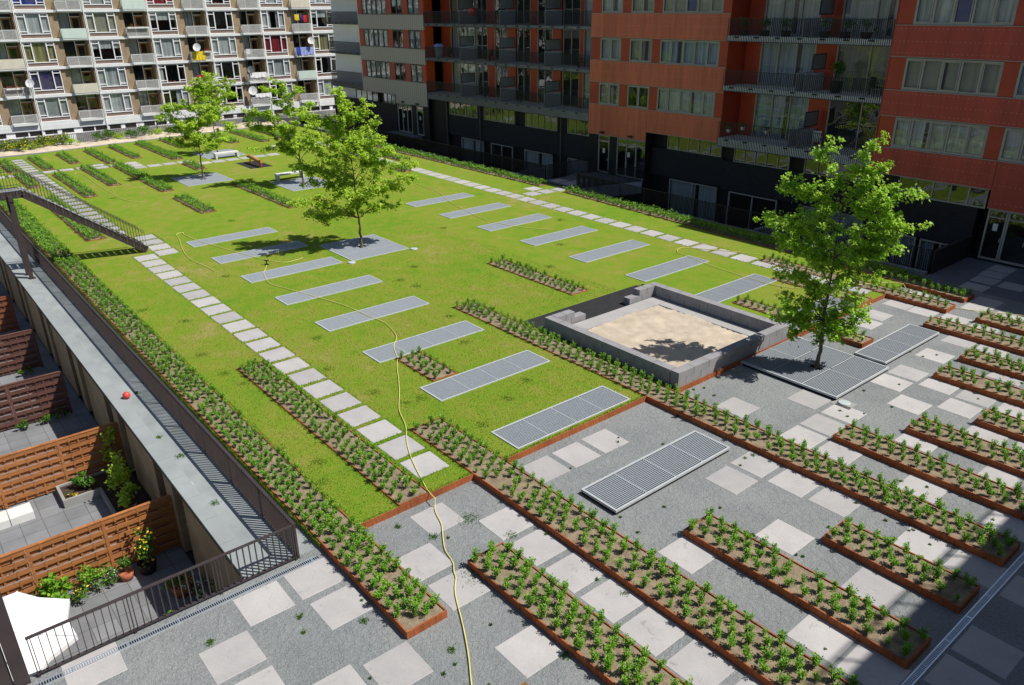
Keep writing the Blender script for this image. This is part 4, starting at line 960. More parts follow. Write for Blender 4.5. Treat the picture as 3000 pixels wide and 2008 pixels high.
def balcony(k, i, kind):
    u = U0(k) + 3.74; W = 2.32; z = ZB(i)
    t = MB(); t.box(-.1, .42, u + .02, u + W - .02, z - .16, z - .03); to = t.build('balcony', M['offwhite'], ab, local=True)
    bk = MB(); bk.box(-1.2, -1.15, u, u + 1.25, z + .75, z + .81); bk.box(-1.2, -1.15, u + 1.25, u + 1.33, z, z + 2.4); bk.box(-1.2, -1.15, u + 1.33, u + 2.3, z + 2.0, z + 2.07); bk.box(-1.2, -1.15, u, u + 2.3, z + 2.38, z + 2.44); bk.box(-1.2, -1.15, u, u + .07, z, z + 2.38)
    lb('window_frame', bk, M['offwhite'], to)
    lb('door', MB().box(-1.22, -1.16, u + 1.34, u + 1.5, z, z + 2.0).box(-1.22, -1.16, u + 2.1, u + 2.25, z, z + 2.0).box(-1.22, -1.16, u + 1.5, u + 2.1, z, z + .3).box(-1.22, -1.16, u + 1.5, u + 2.1, z + 1.85, z + 2.0), M['ochre'], to)
    lb('pane', MB().box(-1.2, -1.19, u + .07, u + 2.3, z + .8, z + 2.4), M['glass'], to)
    if (i * 3 + k) % 2: lb('curtain', MB().box(-1.38, -1.36, u + .07, u + 1.2, z + .82, z + 2.35), M['cur_grey'], to)
    lb('parapet', MB().box(-1.2, -1.16, u + .07, u + 1.24, z, z + .74), M['spandrel'], to)
    r = MB(); x = .40
    r.box(x - .03, x + .03, u, u + W, z + .86, z + .91); r.box(x - .02, x + .02, u + .05, u + W - .05, z - .02, z + .02)
    for a in (u, u + W): r.box(-.05, x, a - .02, a + .02, z + .86, z + .91); 
    n = 24
    for j in range(n + 1):
        a = u + W * j / n; r.box(x - .015, x + .015, a - .018, a + .018, z + .021, z + .859)
    for a in (u, u + W):
        for j in range(4): r.box(j * .1 - .01, j * .1 + .01, a - .012, a + .012, z - .03, z + .86)
    lb('balcony_railing', r, M['offwhite'], to)
    if kind in ('mint', 'cream'):
        p = MB(); p.box(x + .032, x + .05, u - .02, u + W + .02, z - .02, z + .92)
        for j in range(12): p.box(x + .05, x + .058, u + W * j / 12, u + W * j / 12 + .03, z, z + .9)
        lb('front_panel', p, M[kind], to)
    return to
BK = {(1, 0): 'cream', (2, -1): 'cream', (3, 0): 'mint', (1, 4): 'mint', (4, 1): 'mint', (4, 4): 'cream'}
for k in range(-2, 5):
    for i in range(0, 5): balcony(k, i, BK.get((i, k), 'bars'))
# things standing or hanging on the balconies
def LP(x, u, z): # local -> world
    c, s = math.cos(-.018), math.sin(-.018); return (-50 + x * c - u * s, x * s + u * c, z)
def dish(x, u, z, label, mt='plasticwhite', r=.42):
    p = Vector(LP(x, u, z)); t = thing('satellite_dish', label, 'satellite dish', tuple(p), 'satellite dishes')
    d = Vector((.75, -.45, .35)).normalized(); a = d.cross(Vector((0, 0, 1))).normalized(); c = a.cross(d)
    b = MB(); n = 20; R = 5
    for q in range(R):
        for j in range(n):
            def P(q, j):
                rr = r * q / R; th_ = 2 * math.pi * j / n; return tuple(p + a * rr * math.cos(th_) + c * rr * 1.08 * math.sin(th_) + d * (rr / r) ** 2 * .09)
            b.quad(P(q, j), P(q + 1, j), P(q + 1, j + 1), P(q, j + 1)) if q else b.tri(P(0, 0), P(1, j), P(1, j + 1))
    b.build('reflector', M[mt], t)
    b = MB(); b.bar(p - c * r, p + d * .4, .025); b.bar(p + d * .36, p + d * .46, .07); b.build('arm', M['dishgrey'], t)
    b = MB(); b.bar(p - d * .02, p - d * .2, .05); b.bar(p - d * .2, p - d * .2 - Vector((0, 0, .5)), .04); b.build('mount', M['dishgrey'], t)
dish(.75, 2.85, 4.69, 'white satellite dish between a flowered balcony and the purple curtained window')
dish(.7, 20.15, 7.51, 'white satellite dish above the yellow cloth on a balcony')
dish(.7, 34.15, 7.81, 'white satellite dish above the blue cloth on a balcony')
dish(.7, 26.05, 4.81, 'dark grey satellite dish on a balcony with white laundry', 'dishgrey')
dish(.7, 25.95, 2.43, 'white satellite dish on the lowest balcony behind the tree tops', r=.5)
def cloth(name, u0, u1, z0, z1, mt, label, cat, group=None, x=.47):
    b = MB(); n = 14
    for j in range(n):
        a0 = u0 + (u1 - u0) * j / n; a1 = u0 + (u1 - u0) * (j + 1) / n; w0 = .03 * math.sin(j * 1.9); w1 = .03 * math.sin((j + 1) * 1.9)
        dz0 = .05 * math.sin(j * .8); dz1 = .05 * math.sin((j + 1) * .8)
        b.quad(LP(x + w0, a0, z0 + dz0), LP(x + w1, a1, z0 + dz1), LP(x, a1, z1), LP(x, a0, z1))
        b.quad(LP(x + w0 - .015, a0, z0 + dz0), LP(x - .015, a0, z1), LP(x - .015, a1, z1), LP(x + w1 - .015, a1, z0 + dz1))
    props(b.build(name, M[mt]), label, cat, group)
cloth('cloth', U0(2) + 3.85, U0(2) + 5.3, ZB(2), ZB(2) + .95, 'yellow', 'yellow cloth tied over a balcony railing', 'cloth', 'cloths on balcony railings')
cloth('cloth', U0(4) + 3.8, U0(4) + 4.3, ZB(2), ZB(2) + .95, 'blue', 'deep blue end of a cloth tied over a balcony railing', 'cloth', 'cloths on balcony railings')
cloth('cloth', U0(4) + 4.32, U0(4) + 6.0, ZB(2) + .05, ZB(2) + .95, 'bluewhite', 'pale blue patterned cloth over a balcony railing', 'cloth', 'cloths on balcony railings')
cloth('laundry', U0(4) + 4.1, U0(4) + 4.7, ZB(3) + 1.3, ZB(3) + 1.95, 'yellow', 'yellow laundry hanging in an upper balcony at the block end', 'laundry', 'laundry on balconies', .2)
cloth('laundry', U0(4) + 5.2, U0(4) + 5.7, ZB(3) + 1.1, ZB(3) + 1.85, 'redcloth', 'red laundry hanging in an upper balcony at the block end', 'laundry', 'laundry on balconies', .2)
cloth('laundry', U0(4) + 4.85, U0(4) + 5.1, ZB(3) + 1.2, ZB(3) + 1.9, 'blue', 'blue laundry hanging between the red and yellow pieces', 'laundry', 'laundry on balconies', .2)
cloth('laundry', U0(3) + 3.9, U0(3) + 5.9, ZB(1) + .45, ZB(1) + 1.05, 'white', 'white laundry spread on the balcony railing beside the dark dish', 'laundry', 'laundry on balconies')
cloth('laundry', U0(3) + 4.2, U0(3) + 6.1, ZB(0) + .9, ZB(0) + 1.35, 'white', 'white sheet hanging over the lowest balcony behind the trees', 'laundry', 'laundry on balconies')
cloth('laundry', U0(2) + 4.0, U0(2) + 5.6, ZB(1) + .8, ZB(1) + 1.15, 'cur_red', 'coloured laundry on the balcony above the leftmost tree', 'laundry', 'laundry on balconies')
def flowerbox(u0, u1, z, label, mt='flowerred'):
    t = thing('flower_box', label, 'flower box', LP(.5, (u0 + u1) / 2, z), 'balcony flower boxes')
    b = MB(); rr = random.Random(int(u0 * 10)); q = MB(); lf = MB()
    for x0_, y0_ in ((0, 0),):
        P = [LP(.44, u0, z), LP(.62, u0, z), LP(.62, u1, z), LP(.44, u1, z)]
        b.prism([(p[0], p[1]) for p in P], z, z + .16)
    b.build('box', M['offwhite'], t)
    for _ in range(110):
        p = Vector(LP(.53 + rr.gauss(0, .07), rr.uniform(u0, u1), z + .17 + abs(rr.gauss(0, .1)))); s = .045
        d = Vector((rr.gauss(0, 1), rr.gauss(0, 1), rr.gauss(0, 1))).normalized() * s; e = d.cross(Vector((0, .3, 1))).normalized() * s
        (q if rr.random() < .45 else lf).quad(tuple(p - d), tuple(p + e), tuple(p + d), tuple(p - e))
    q.build('flowers', M[mt], t); lf.build('leaves', M['weedleaf'], t)
flowerbox(U0(-1) + 3.9, U0(-1) + 5.4, ZB(1) + .72, 'flower box with mixed blooms on the balcony beside the white dish')
flowerbox(U0(1) + 3.8, U0(1) + 5.9, ZB(3) + .78, 'flower box with red flowers on a third floor balcony')
flowerbox(U0(2) + 5.2, U0(2) + 5.95, ZB(2) + .8, 'small flower box with red flowers beside the yellow cloth')
def chair(pos, mt, label, group, rz=0):
    t = thing('plastic_chair', label, 'chair', pos, group, rz)
    b = MB(); b.box(-.24, .24, -.24, .24, .40, .44); b.build('seat', M[mt], t, local=True)
    b = MB(); b.box(-.24, .24, .21, .25, .441, .95); b.build('backrest', M[mt], t, local=True)
    for x in (-.21, .21):
        for y in (-.21, .21): MB().box(x - .02, x + .02, y - .02, y + .02, 0, .399).build('leg', M[mt], t, local=True)
    b = MB()
    for x in (-.26, .24): b.box(x, x + .03, -.2, .22, .62, .65)
    b.build('armrest', M[mt], t, local=True)
chair(LP(.1, U0(3) + 4.2, ZB(2) + .02), 'plasticwhite', 'white plastic chair on the balcony right of the tree tops', 'balcony chairs', 1.2)

# ------------------------------------------------------------------ fence and plants along the far kerb
def bar_fence(pts, label, h=1.05, z=-.05, sp=.16):
    t = thing('bar_fence', label, 'fence', (pts[0][0], pts[0][1], z)); b = MB(); po = MB()
    for A, B in zip(pts[:-1], pts[1:]):
        A = Vector((*A, z)); B = Vector((*B, z)); L = (B - A).length; d = (B - A).normalized(); up = Vector((0, 0, 1))
        b.bar(A + up * h, B + up * h, .05, .05); b.bar(A + up * .1, B + up * .1, .04, .04); n = int(L / sp)
        for k in range(n): p = A + d * (L * (k + .5) / n); b.bar(p + up * .12, p + up * (h - .026), .026, .026)
        po = MB(); po.bar(A + up * .0, A + up * (h + .05), .06, .06); po.build('post', M['rail'], t)
    b.build('bars', M['rail'], t)
bar_fence([(-35.7, -14), (-35.8, -7), (-36.1, 0), (-36.7, 5.6), (-37.2, 11), (-37.9, 17), (-38.3, 24), (-38.4, 30)], 'thin dark bar fence between the gravel bed and the white apartment block')
def bush(name, x, y, z, rx, ry, h, n, mt, label, cat, group=None, size=.07, flowers=None, seed=1, fl=.1, stems=5):
    r = np.random.default_rng(seed); t = thing(name, label, cat, (x, y, z), group)
    st_ = MB(); rr = random.Random(seed)
    for k in range(stems):
        a = rr.uniform(0, 6.28); e = (x + rx * .6 * math.cos(a), y + ry * .6 * math.sin(a), z + h * rr.uniform(.6, .95))
        st_.tube([(x, y, z), ((x + e[0]) / 2, (y + e[1]) / 2, z + h * .45), e], [.012, .008, .004], 4)
    st_.build('stems', M['bark'], t)
    k = max(4, n // 30); cc = r.normal(0, .45, (k, 3)) * [rx, ry, h * .3] + [0, 0, h * .55]; cc[:, 2] = np.clip(cc[:, 2], .05 * h, h)
    c = cc[r.integers(0, k, n)] + r.normal(0, .16, (n, 3)) * [rx, ry, h * .5]; c[:, 2] = abs(c[:, 2])
    d = r.normal(0, 1, (n, 3)); d[:, 2] = abs(d[:, 2]) * .5; d /= np.linalg.norm(d, axis=1)[:, None]
    u = np.cross(d, r.normal(0, 1, (n, 3))); u /= np.linalg.norm(u, axis=1)[:, None]; s = (size * r.uniform(.6, 1.3, n))[:, None]
    q = np.stack([c, c + d * s * .5 + u * s * .42, c + d * s * 1.1, c + d * s * .5 - u * s * .42], 1).reshape(-1, 3)
    F = np.arange(n * 4).reshape(-1, 4); mi = (r.random(n) < fl).astype(int) if flowers else np.zeros(n, int)
    o = bpy.data.objects.new('foliage', npmesh('foliage', q, F, [M[mt]] + ([M[flowers]] if flowers else []), mi)); link(o); o.parent = t
    return t
ys = [-7.5, -6.6, -5.9, -5.2, -4.6, -4.0, -3.4, -2.9, -2.4, -1.9, -1.4, -.9, -.4, .1, .6, 1.1, 1.6, 2.1, 2.7, 5.4, 6.2, 7.0, 8.2, 9.5, 10.8, 13, 15, 18, 20.5, 22.5]
for i, y in enumerate(ys):
    xx = -35.3 - (.09 * max(0, y)) - .25 * (i % 2)
    bush('bed_plant', xx, y, .1, .8, .7, .75 + .25 * (i % 3), 480, 'weedleaf' if i % 3 else 'treeleaf', ('leafy plant with yellow flowers in the gravel bed, toward the left end' if y < 3 else 'bushy green plant against the bar fence behind the leftmost tree'), 'plant', 'plants in the far gravel bed', .11, 'floweryellow' if y < 2.2 else None, i + 5, .16)

# ------------------------------------------------------------------ red and beige apartment building on the right
rb = thing('apartment_building', 'dark red and beige apartment building with black balconies along the right side of the garden', 'building', (0, 30.4, 0))
YF = 30.4
def rbp(name, mb, m, parent=None): return mb.build(name, m, parent or rb)
core = MB(); core.box(-17.9, 3.6, 32.6, 42, -3, 12.6); core.box(-37, -17.9, 31.4, 42, -3, 12.6); core.box(3.6, 15.5, 31.4, 42, -3, 12.6); core.box(15.5, 26.3, 32.4, 42, -3, 13.2); core.box(26.3, 46, 30.1, 42, -3, 13.6)
rbp('wall', core, M['room_shade'])  # solid core behind the windows, room shade painted on
roof = MB(); roof.box(-37, 3.6, 30.3, 42.1, 12.6, 12.75); roof.box(3.6, 15.5, 30.3, 42.1, 12.6, 12.76); roof.box(15.5, 26.25, 30.0, 42.1, 12.6, 12.78); roof.box(26.25, 46, 28.95, 42.1, 13.6, 13.75)
rbp('roof', roof, M['dark'])
def panel(x0, x1, z0, z1, y, mt, rivets=True, th=.12):
    b = MB(); b.box(x0, x1, y, y + th, z0, z1); r = b
    if rivets:
        n = int((x1 - x0) / .22); H = z1 - z0
        for zz in (z0 + .12 * H, z0 + .5 * H, z1 - .1 * H):
            for k in range(n):
                xx = x0 + .1 + k * (x1 - x0 - .2) / max(1, n - 1); q = .014; r.box(xx - q, xx + q, y - .006, y - .0005, zz - q, zz + q, 1)
    o = rbp('facade_panel', b, [M[mt], M['rivet']])
    tr = MB(); tr.box(x0 - .005, x1 + .005, y - .02, y + .1, z1 + .001, z1 + .03); tr.box(x0 - .005, x1 + .005, y - .02, y + .1, z0 - .03, z0 - .001); rbp('trim', tr, M['frame'], o)
    return o
def pier(x0, x1, z0, z1, y, mt='redpier'):
    rbp('pier', MB().box(x0, x1, y + .06, y + .2, z0, z1), M[mt])
def win(x0, x1, z0, z1, y, n, cur=None, wide=.07, dark=False, sash=True, depth=.06):
    fm = M['darkframe' if dark else 'frame']; f = MB(); e = wide; ya, yb = y + depth, y + depth + .10
    f.box(x0, x1, ya, yb, z1 - e, z1); f.box(x0, x1, ya, yb, z0, z0 + e)
    f.box(x0, x0 + e, ya, yb, z0 + e, z1 - e); f.box(x1 - e, x1, ya, yb, z0 + e, z1 - e)
    for k in range(1, n):
        xx = x0 + (x1 - x0) * k / n; f.box(xx - e / 2, xx + e / 2, ya, yb, z0 + e, z1 - e)
    if sash:
        for k in range(n):
            if n == 2 or k % 2 == 0:
                a = x0 + (x1 - x0) * k / n + e * .8; c = x0 + (x1 - x0) * (k + 1) / n - e * .8; s = .045
                for q in ((a, c, z0 + e, z0 + e + s), (a, c, z1 - e - s, z1 - e), (a, a + s, z0 + e + s, z1 - e - s), (c - s, c, z0 + e + s, z1 - e - s)):
                    f.box(q[0], q[1], ya - .015, ya + .03, q[2] + .001, q[3] - .001)
    o = rbp('window', f, fm)
    rbp('pane', MB().box(x0 + e * .6, x1 - e * .6, ya + .045, ya + .05, z0 + e * .6, z1 - e * .6), M['glass'], o)
    if cur:
        rr = random.Random(int(x0 * 7 + z0 * 13)); w1 = x1 - x0
        q = MB()
        if cur == 'cur_blue': cur = rr.choice(['cur_blue', 'cur_blue', 'cur_grey', 'cur_white', 'cur_beige'])
        if rr.random() < .6 and w1 > 1.5:
            c = x0 + w1 * rr.uniform(.3, .7); q.box(x0 + .05, c - .15, yb + .1, yb + .11, z0 + .05, z1 - .03); q.box(c + .15, x1 - .05, yb + .1, yb + .11, z0 + .05, z1 - .03)
        else: q.box(x0 + .05, x1 - .05, yb + .1, yb + .11, z0 + .05, z1 - .03)
        rbp('curtain', q, M[cur], o)
    return o
# beige block
Lv = [(2.8, 4.86), (6.58, 7.86), (9.58, 10.84)]
panel(-30.0, -17.95, 6.58, 7.86, YF, 'ribbed', False); panel(-30.0, -17.95, 9.58, 10.84, YF, 'ribbed', False)
panel(-30.0, -23.62, 3.52, 4.86, YF, 'ribbed', False); panel(-23.6, -17.95, 2.8, 4.86, YF, 'ribbed', False)
for z0, z1 in ((4.9, 6.54), (7.9, 9.54), (10.88, 12.55)):
    for a, c in ((-30, -29.15), (-24.4, -23.55), (-21.55, -20.7), (-18.65, -17.95)): pier(a, c, z0, z1, YF)
    win(-29.14, -24.41, z0, z1 - .03, YF, 5, 'cur_grey', .05, dark=True); win(-23.54, -21.56, z0, z1 - .03, YF, 2, None, .05, dark=True); win(-20.69, -18.66, z0, z1 - .03, YF, 2, 'cur_blue', .05, dark=True)
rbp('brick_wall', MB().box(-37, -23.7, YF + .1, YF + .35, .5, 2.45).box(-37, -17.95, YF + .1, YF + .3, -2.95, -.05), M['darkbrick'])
win(-31.8, -27.2, 2.5, 3.48, YF, 4, None, .05, dark=True, sash=False); win(-26.2, -23.8, 2.5, 3.48, YF, 3, 'cur_white', .05, dark=True, sash=False)
rbp('basement_wall', MB().box(-37, -23.7, YF + .13, YF + .33, -.04, .49), M['darkbrick'])
# balconies at far end (white recess)
rbp('white_wall', MB().box(-37.1, -30.05, 31.2, 31.35, -3, 12.5), M['white'])
def balc(x0, x1, y, zt, zfasc0, zfasc1, sp, hatch=True):
    t = MB(); t.box(x0, x1, y + .05, y + 2.1, zfasc0 + .02, zfasc1 + .0); k = x0 + .5
    while k < x1 - .3: t.box(k, k + .3, y - .01, y - .0005, zfasc1 - .12, zfasc1 - .04, 1); k += 1.4
    o = rbp('balcony', t, [M['white'], M['dark']])
    b = MB(); b.box(x0, x1, y, y + .03, zt - .03, zt); b.box(x0, x1, y, y + .03, zfasc0, zfasc0 + .03)
    n = int((x1 - x0) / sp)
    for k in range(n + 1): xx = x0 + (x1 - x0) * k / n; b.box(xx - .016, xx + .016, y + .002, y + .028, zfasc0 + .031, zt - .031)
    rbp('balcony_railing', b, M['blacksteel'], o)
    return o
for zt, a, c in ((11.15, 9.9, 10.13), (8.21, 6.94, 7.18), (5.2, 3.52, 4.1)):
    balc(-17.9, 3.6, YF, zt, a, c, .115); balc(-36.9, -30.1, YF, zt, a, c, .115)
# recess back wall of the first balcony block
for z0, z1 in ((4.12, 6.9), (7.2, 9.86), (10.15, 12.55)):
    yb_ = 32.35
    segs = [(-17.9, -16.4, 'p'), (-16.4, -12.7, 'w3'), (-12.5, -10.9, 'w2'), (-10.9, -9.9, 'p'), (-9.9, -8.2, 'w2'), (-8.2, -7.1, 'p'), (-6.9, -5.2, 'w2'), (-5.2, -4.3, 'p'), (-4.3, -2.5, 'w2'), (-2.5, -1.5, 'p'), (-1.3, .6, 'w2'), (.6, 1.0, 'p'), (1.0, 3.6, 'w2')]
    for a, c, k in segs:
        if k == 'p': pier(a, c, z0, z1, yb_ - .1, 'redpier')
        else: win(a, c, z0, z1, yb_ - .1, int(k[1]), 'cur_blue' if a > 0 or a < -14 else None, .06, sash=False)
    for x in (-12.6, -7.0, -1.4):
        t = thing('balcony_partition', 'white partition with a frosted screen between two of the left group balconies', 'partition', (x, 31, z0), 'partitions between the left balconies')
        MB().box(x - .06, x + .06, YF + .12, 32.2, z0, z0 + 1.08).build('cabinet', M['wallgrey'], t)
        b = MB()
        for q in ((YF + .15, 32.1, z0 + 1.15, z0 + 1.19), (YF + .15, 32.1, z0 + 1.9, z0 + 1.94), (YF + .15, YF + .19, z0 + 1.19, z0 + 1.9), (32.06, 32.1, z0 + 1.19, z0 + 1.9)): b.box(x - .03, x + .03, *q)
        b.build('frame', M['blacksteel'], t); MB().box(x - .01, x + .01, YF + .19, 32.06, z0 + 1.19, z0 + 1.9).build('screen', M['screen'], t)
# side walls of the recess
rbp('recess_wall', MB().box(-17.94, -17.9, YF + .12, 32.5, 4.2, 12.6), M['hoody'])
rbp('recess_wall', MB().box(3.6, 3.64, YF + .2, 32.5, 3.5, 12.6), M['redpier'])
# under the first balconies
yb2 = 31.0
rbp('brick_wall', MB().box(-15.4, 3.65, yb2 - .05, yb2 + .3, .5, 2.32), M['darkbrick'])
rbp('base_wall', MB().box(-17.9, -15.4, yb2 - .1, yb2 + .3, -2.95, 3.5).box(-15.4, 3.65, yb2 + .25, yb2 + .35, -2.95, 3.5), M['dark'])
for a, c, n in ((-15.2, -10.9, 5), (-9.9, -5.7, 5), (-4.3, -.4, 5), (.8, 3.6, 3)): win(a, c, 2.33, 3.48, yb2 - .1, n, None, .055, sash=False)
for a, c, n in ((-13.4, -10.2, 2), (-9.0, -6.0, 2), (-4.4, -1.0, 2), (.9, 3.4, 1)): win(a, c, -2.6, .42, yb2 - .1, n, 'cur_white' if n == 2 and a < -12 else ('cur_blue' if a > -5 else None), .07, sash=False)
for x in (-10.3, .2, -15.4): rbp('drainpipe', MB().bar((x, yb2 - .16, -2.9), (x, yb2 - .16, 3.5), .09), M['darkframe'])
# first red block
panel(3.68, 15.5, 9.47, 11.0, YF, 'redbrick'); panel(3.68, 15.5, 6.45, 7.9, YF, 'redbrick'); panel(9.38, 15.5, 3.4, 4.86, YF, 'redbrick'); panel(3.68, 9.36, 2.75, 4.86, YF, 'redbrick')
for z0, z1 in ((4.9, 6.41), (7.94, 9.43), (11.04, 12.55)):
    for a, c in ((3.68, 4.6), (6.61, 7.4), (9.4, 10.12), (14.88, 15.5)): pier(a, c, z0, z1, YF)
    win(4.61, 6.6, z0, z1 - .02, YF, 2, 'cur_blue'); win(7.41, 9.39, z0, z1 - .02, YF, 2, 'cur_blue' if z0 > 5 else None); win(10.13, 14.87, z0, z1 - .02, YF, 5, 'cur_blue')
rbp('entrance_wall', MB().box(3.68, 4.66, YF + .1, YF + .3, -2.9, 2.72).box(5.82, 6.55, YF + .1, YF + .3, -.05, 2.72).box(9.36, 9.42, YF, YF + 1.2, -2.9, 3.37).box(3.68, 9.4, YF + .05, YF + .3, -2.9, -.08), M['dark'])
def door(x0, x1, z0, z1, y, n, label=None, leafs=None):
    f = MB(); e = .075
    f.box(x0, x1, y, y + .1, z1 - e, z1); f.box(x0, x0 + e, y, y + .1, z0, z1 - e); f.box(x1 - e, x1, y, y + .1, z0, z1 - e)
    for k in range(1, n): xx = x0 + (x1 - x0) * k / n; f.box(xx - e / 2, xx + e / 2, y, y + .1, z0, z1 - e)
    f.box(x0 + e, x1 - e, y + .01, y + .09, z0, z0 + .1)
    f.box(x0 + e, x1 - e, y + .01, y + .09, z1 - .42, z1 - .37)
    o = rbp('door', f, M['frame']); rbp('pane', MB().box(x0 + .05, x1 - .05, y + .045, y + .05, z0 + .05, z1 - .05), M['glass'], o)
    xm = x0 + (x1 - x0) * (.5 if n == 1 else .42)
    rbp('notice', MB().box(xm - .11, xm + .11, y + .02, y + .03, z0 + 1.45, z0 + 1.8), M['plasticwhite'], o)
    h = MB(); xh = x0 + (x1 - x0) * (.88 if n == 1 else .36); h.bar((xh, y - .05, z0 + .95), (xh, y - .05, z0 + 1.15), .03); h.bar((xh, y - .05, z0 + 1.05), (xh, y + .02, z0 + 1.05), .025); rbp('handle', h, M['galv'], o)
door(4.68, 5.8, -.05, 2.68, YF + .12, 1); door(6.57, 9.34, -.05, 2.68, YF + .12, 3)
door(-23.58, -20.95, -.05, 2.76, YF + .12, 3); door(-20.1, -18.95, -.05, 2.7, YF + .12, 1)
rbp('entrance_wall', MB().box(-20.9, -20.15, YF + .1, YF + .3, -.05, 2.78).box(-18.9, -17.95, YF + .1, YF + .3, -.05, 2.78), M['dark'])
for x in (5.2, 8.0, -22.2, -19.6): rbp('wall_lamp', MB().box(x - .16, x + .16, YF - .22, YF - .01, 2.86, 2.98), M['blacksteel'])
yb3 = 31.1
rbp('base_wall', MB().box(9.42, 15.5, yb3 + .22, yb3 + .28, -2.95, 3.38), M['dark'])
win(10.8, 15.3, 2.33, 3.3, yb3 - .1, 5, None, .06, sash=False)
rbp('brick_wall', MB().box(9.45, 15.5, yb3 - .05, yb3 + .2, .4, 2.3), M['darkbrick']); win(11.2, 15.2, -2.6, .32, yb3 - .1, 2, 'cur_blue', .07, sash=False)
# second balcony block
Y2 = 30.1
for zt, a, c in ((10.75, 9.45, 9.78), (7.82, 6.58, 6.88), (4.75, 3.2, 3.72)):
    balc(15.62, 26.2, Y2, zt, a, c, .115)
    rbp('balcony_divider', MB().box(20.55, 20.6, Y2 + .03, 32.2, c, c + 1.0).box(21.1, 21.15, Y2 + .03, 32.2, c, c + 1.0), M['wallgrey'])
for z0, z1 in ((3.74, 6.55), (6.9, 9.42), (9.8, 12.55)):
    for a, c, k in ((15.6, 16.7, 'p'), (16.7, 20.4, 'w3'), (20.4, 21.7, 'p'), (21.7, 25.7, 'w2'), (25.7, 26.3, 'p')):
        if k == 'p': pier(a, c, z0, z1, 32.1, 'redpier')
        else: win(a, c, z0, z1, 32.1, int(k[1]), 'cur_blue' if (a < 20 or z0 > 6) else None, .08, sash=False)
    t = thing('balcony_partition', 'black framed frosted screen on the right group of balconies', 'partition', (21.3, 31, z0), 'partitions between the right balconies'); b = MB()
    x = 21.2
    for q in ((Y2 + .5, 32.0, z0 + 1.15, z0 + 1.2), (Y2 + .5, 32.0, z0 + 1.95, z0 + 2.0), (Y2 + .5, Y2 + .55, z0 + 1.2, z0 + 1.95), (31.95, 32.0, z0 + 1.2, z0 + 1.95)): b.box(x - .03, x + .03, *q)
    b.build('frame', M['blacksteel'], t); MB().box(x - .01, x + .01, Y2 + .55, 31.95, z0 + 1.2, z0 + 1.95).build('screen', M['screen'], t)
rbp('recess_wall', MB().box(15.5, 15.54, YF, 32.5, 3.2, 12.6), M['redpier']); rbp('recess_wall', MB().box(26.25, 26.3, 29.1, 32.5, 3.2, 12.6), M['redpier'])
rbp('base_wall', MB().box(15.5, 26.3, yb3 + .22, yb3 + .28, -2.95, 3.18), M['dark'])
for a, c, n in ((16.3, 20.3, 5), (21.3, 25.8, 5)): win(a, c, 2.2, 3.15, yb3 - .1, n, None, .06, sash=False)
rbp('brick_wall', MB().box(15.51, 26.3, yb3 - .05, yb3 + .2, .3, 2.18), M['darkbrick'])
for a, c, n in ((16.2, 19.8, 2), (21.6, 25.6, 2)): win(a, c, -2.6, .25, yb3 - .1, n, 'cur_white' if a > 20 else None, .07, sash=False)
# second red block
Y3 = 29.0
panel(26.35, 46, 9.07, 10.5, Y3, 'redbrick2'); panel(26.35, 46, 6.22, 7.46, Y3, 'redbrick2'); panel(26.35, 32.33, 3.3, 4.62, Y3, 'redbrick2'); panel(32.35, 46, 2.42, 4.62, Y3, 'redbrick2')
for z0, z1 in ((4.66, 6.18), (7.5, 9.03), (10.54, 12.1)):
    x = 26.35
    for a, c in ((27.15, 31.62), (32.3, 36.7), (37.4, 41.8)):
        pier(x, a - .01, z0, z1, Y3); x = c + .01; win(a, c, z0, z1 - .02, Y3, 5, 'cur_blue' if z0 < 10 else 'cur_grey', .09)
    pier(x, 46, z0, z1, Y3)
panel(26.35, 46, 12.14, 13.58, Y3, 'redbrick2')
win(27.9, 32.2, 2.3, 3.26, Y3 + .1, 5, None, .07, sash=False)
rbp('brick_wall', MB().box(26.35, 31.9, Y3 + .15, Y3 + .4, .30, 2.28), M['darkbrick']); rbp('base_wall', MB().box(26.35, 31.88, Y3 + .75, Y3 + .9, -2.95, 3.28), M['dark'])
rbp('base_wall', MB().box(26.35, 27.88, Y3 + .1, Y3 + .3, 2.3, 3.28), M['dark']); rbp('base_wall', MB().box(31.9, 32.3, Y3 + .12, Y3 + .3, -2.9, -.01), M['dark'])
win(27.4, 29.3, -2.6, .27, Y3 + .12, 2, 'cur_white', .08, sash=False); win(29.5, 31.6, -2.6, .24, Y3 + .12, 2, 'cur_grey', .08, sash=False)
door(32.42, 33.3, -.1, 2.38, Y3 + .1, 1); door(33.32, 35.9, -.1, 2.38, Y3 + .1, 2); door(35.92, 39, -.1, 2.38, Y3 + .1, 2)
rbp('base_wall', MB().box(39.02, 46, Y3 + .1, Y3 + .3, -.1, 2.38), M['dark'])
rbp('wall_lamp', MB().box(34.4, 34.75, Y3 - .25, Y3 - .01, 2.5, 2.65), M['blacksteel'])
rbp('blue_curtain', MB().box(29.0, 29.85, Y3 + .19, Y3 + .2, 10.6, 12.0), M['cur_dblue']); rbp('blue_curtain', MB().box(12.05, 12.95, YF + .19, YF + .2, 11.1, 12.45), M['cur_dblue'])
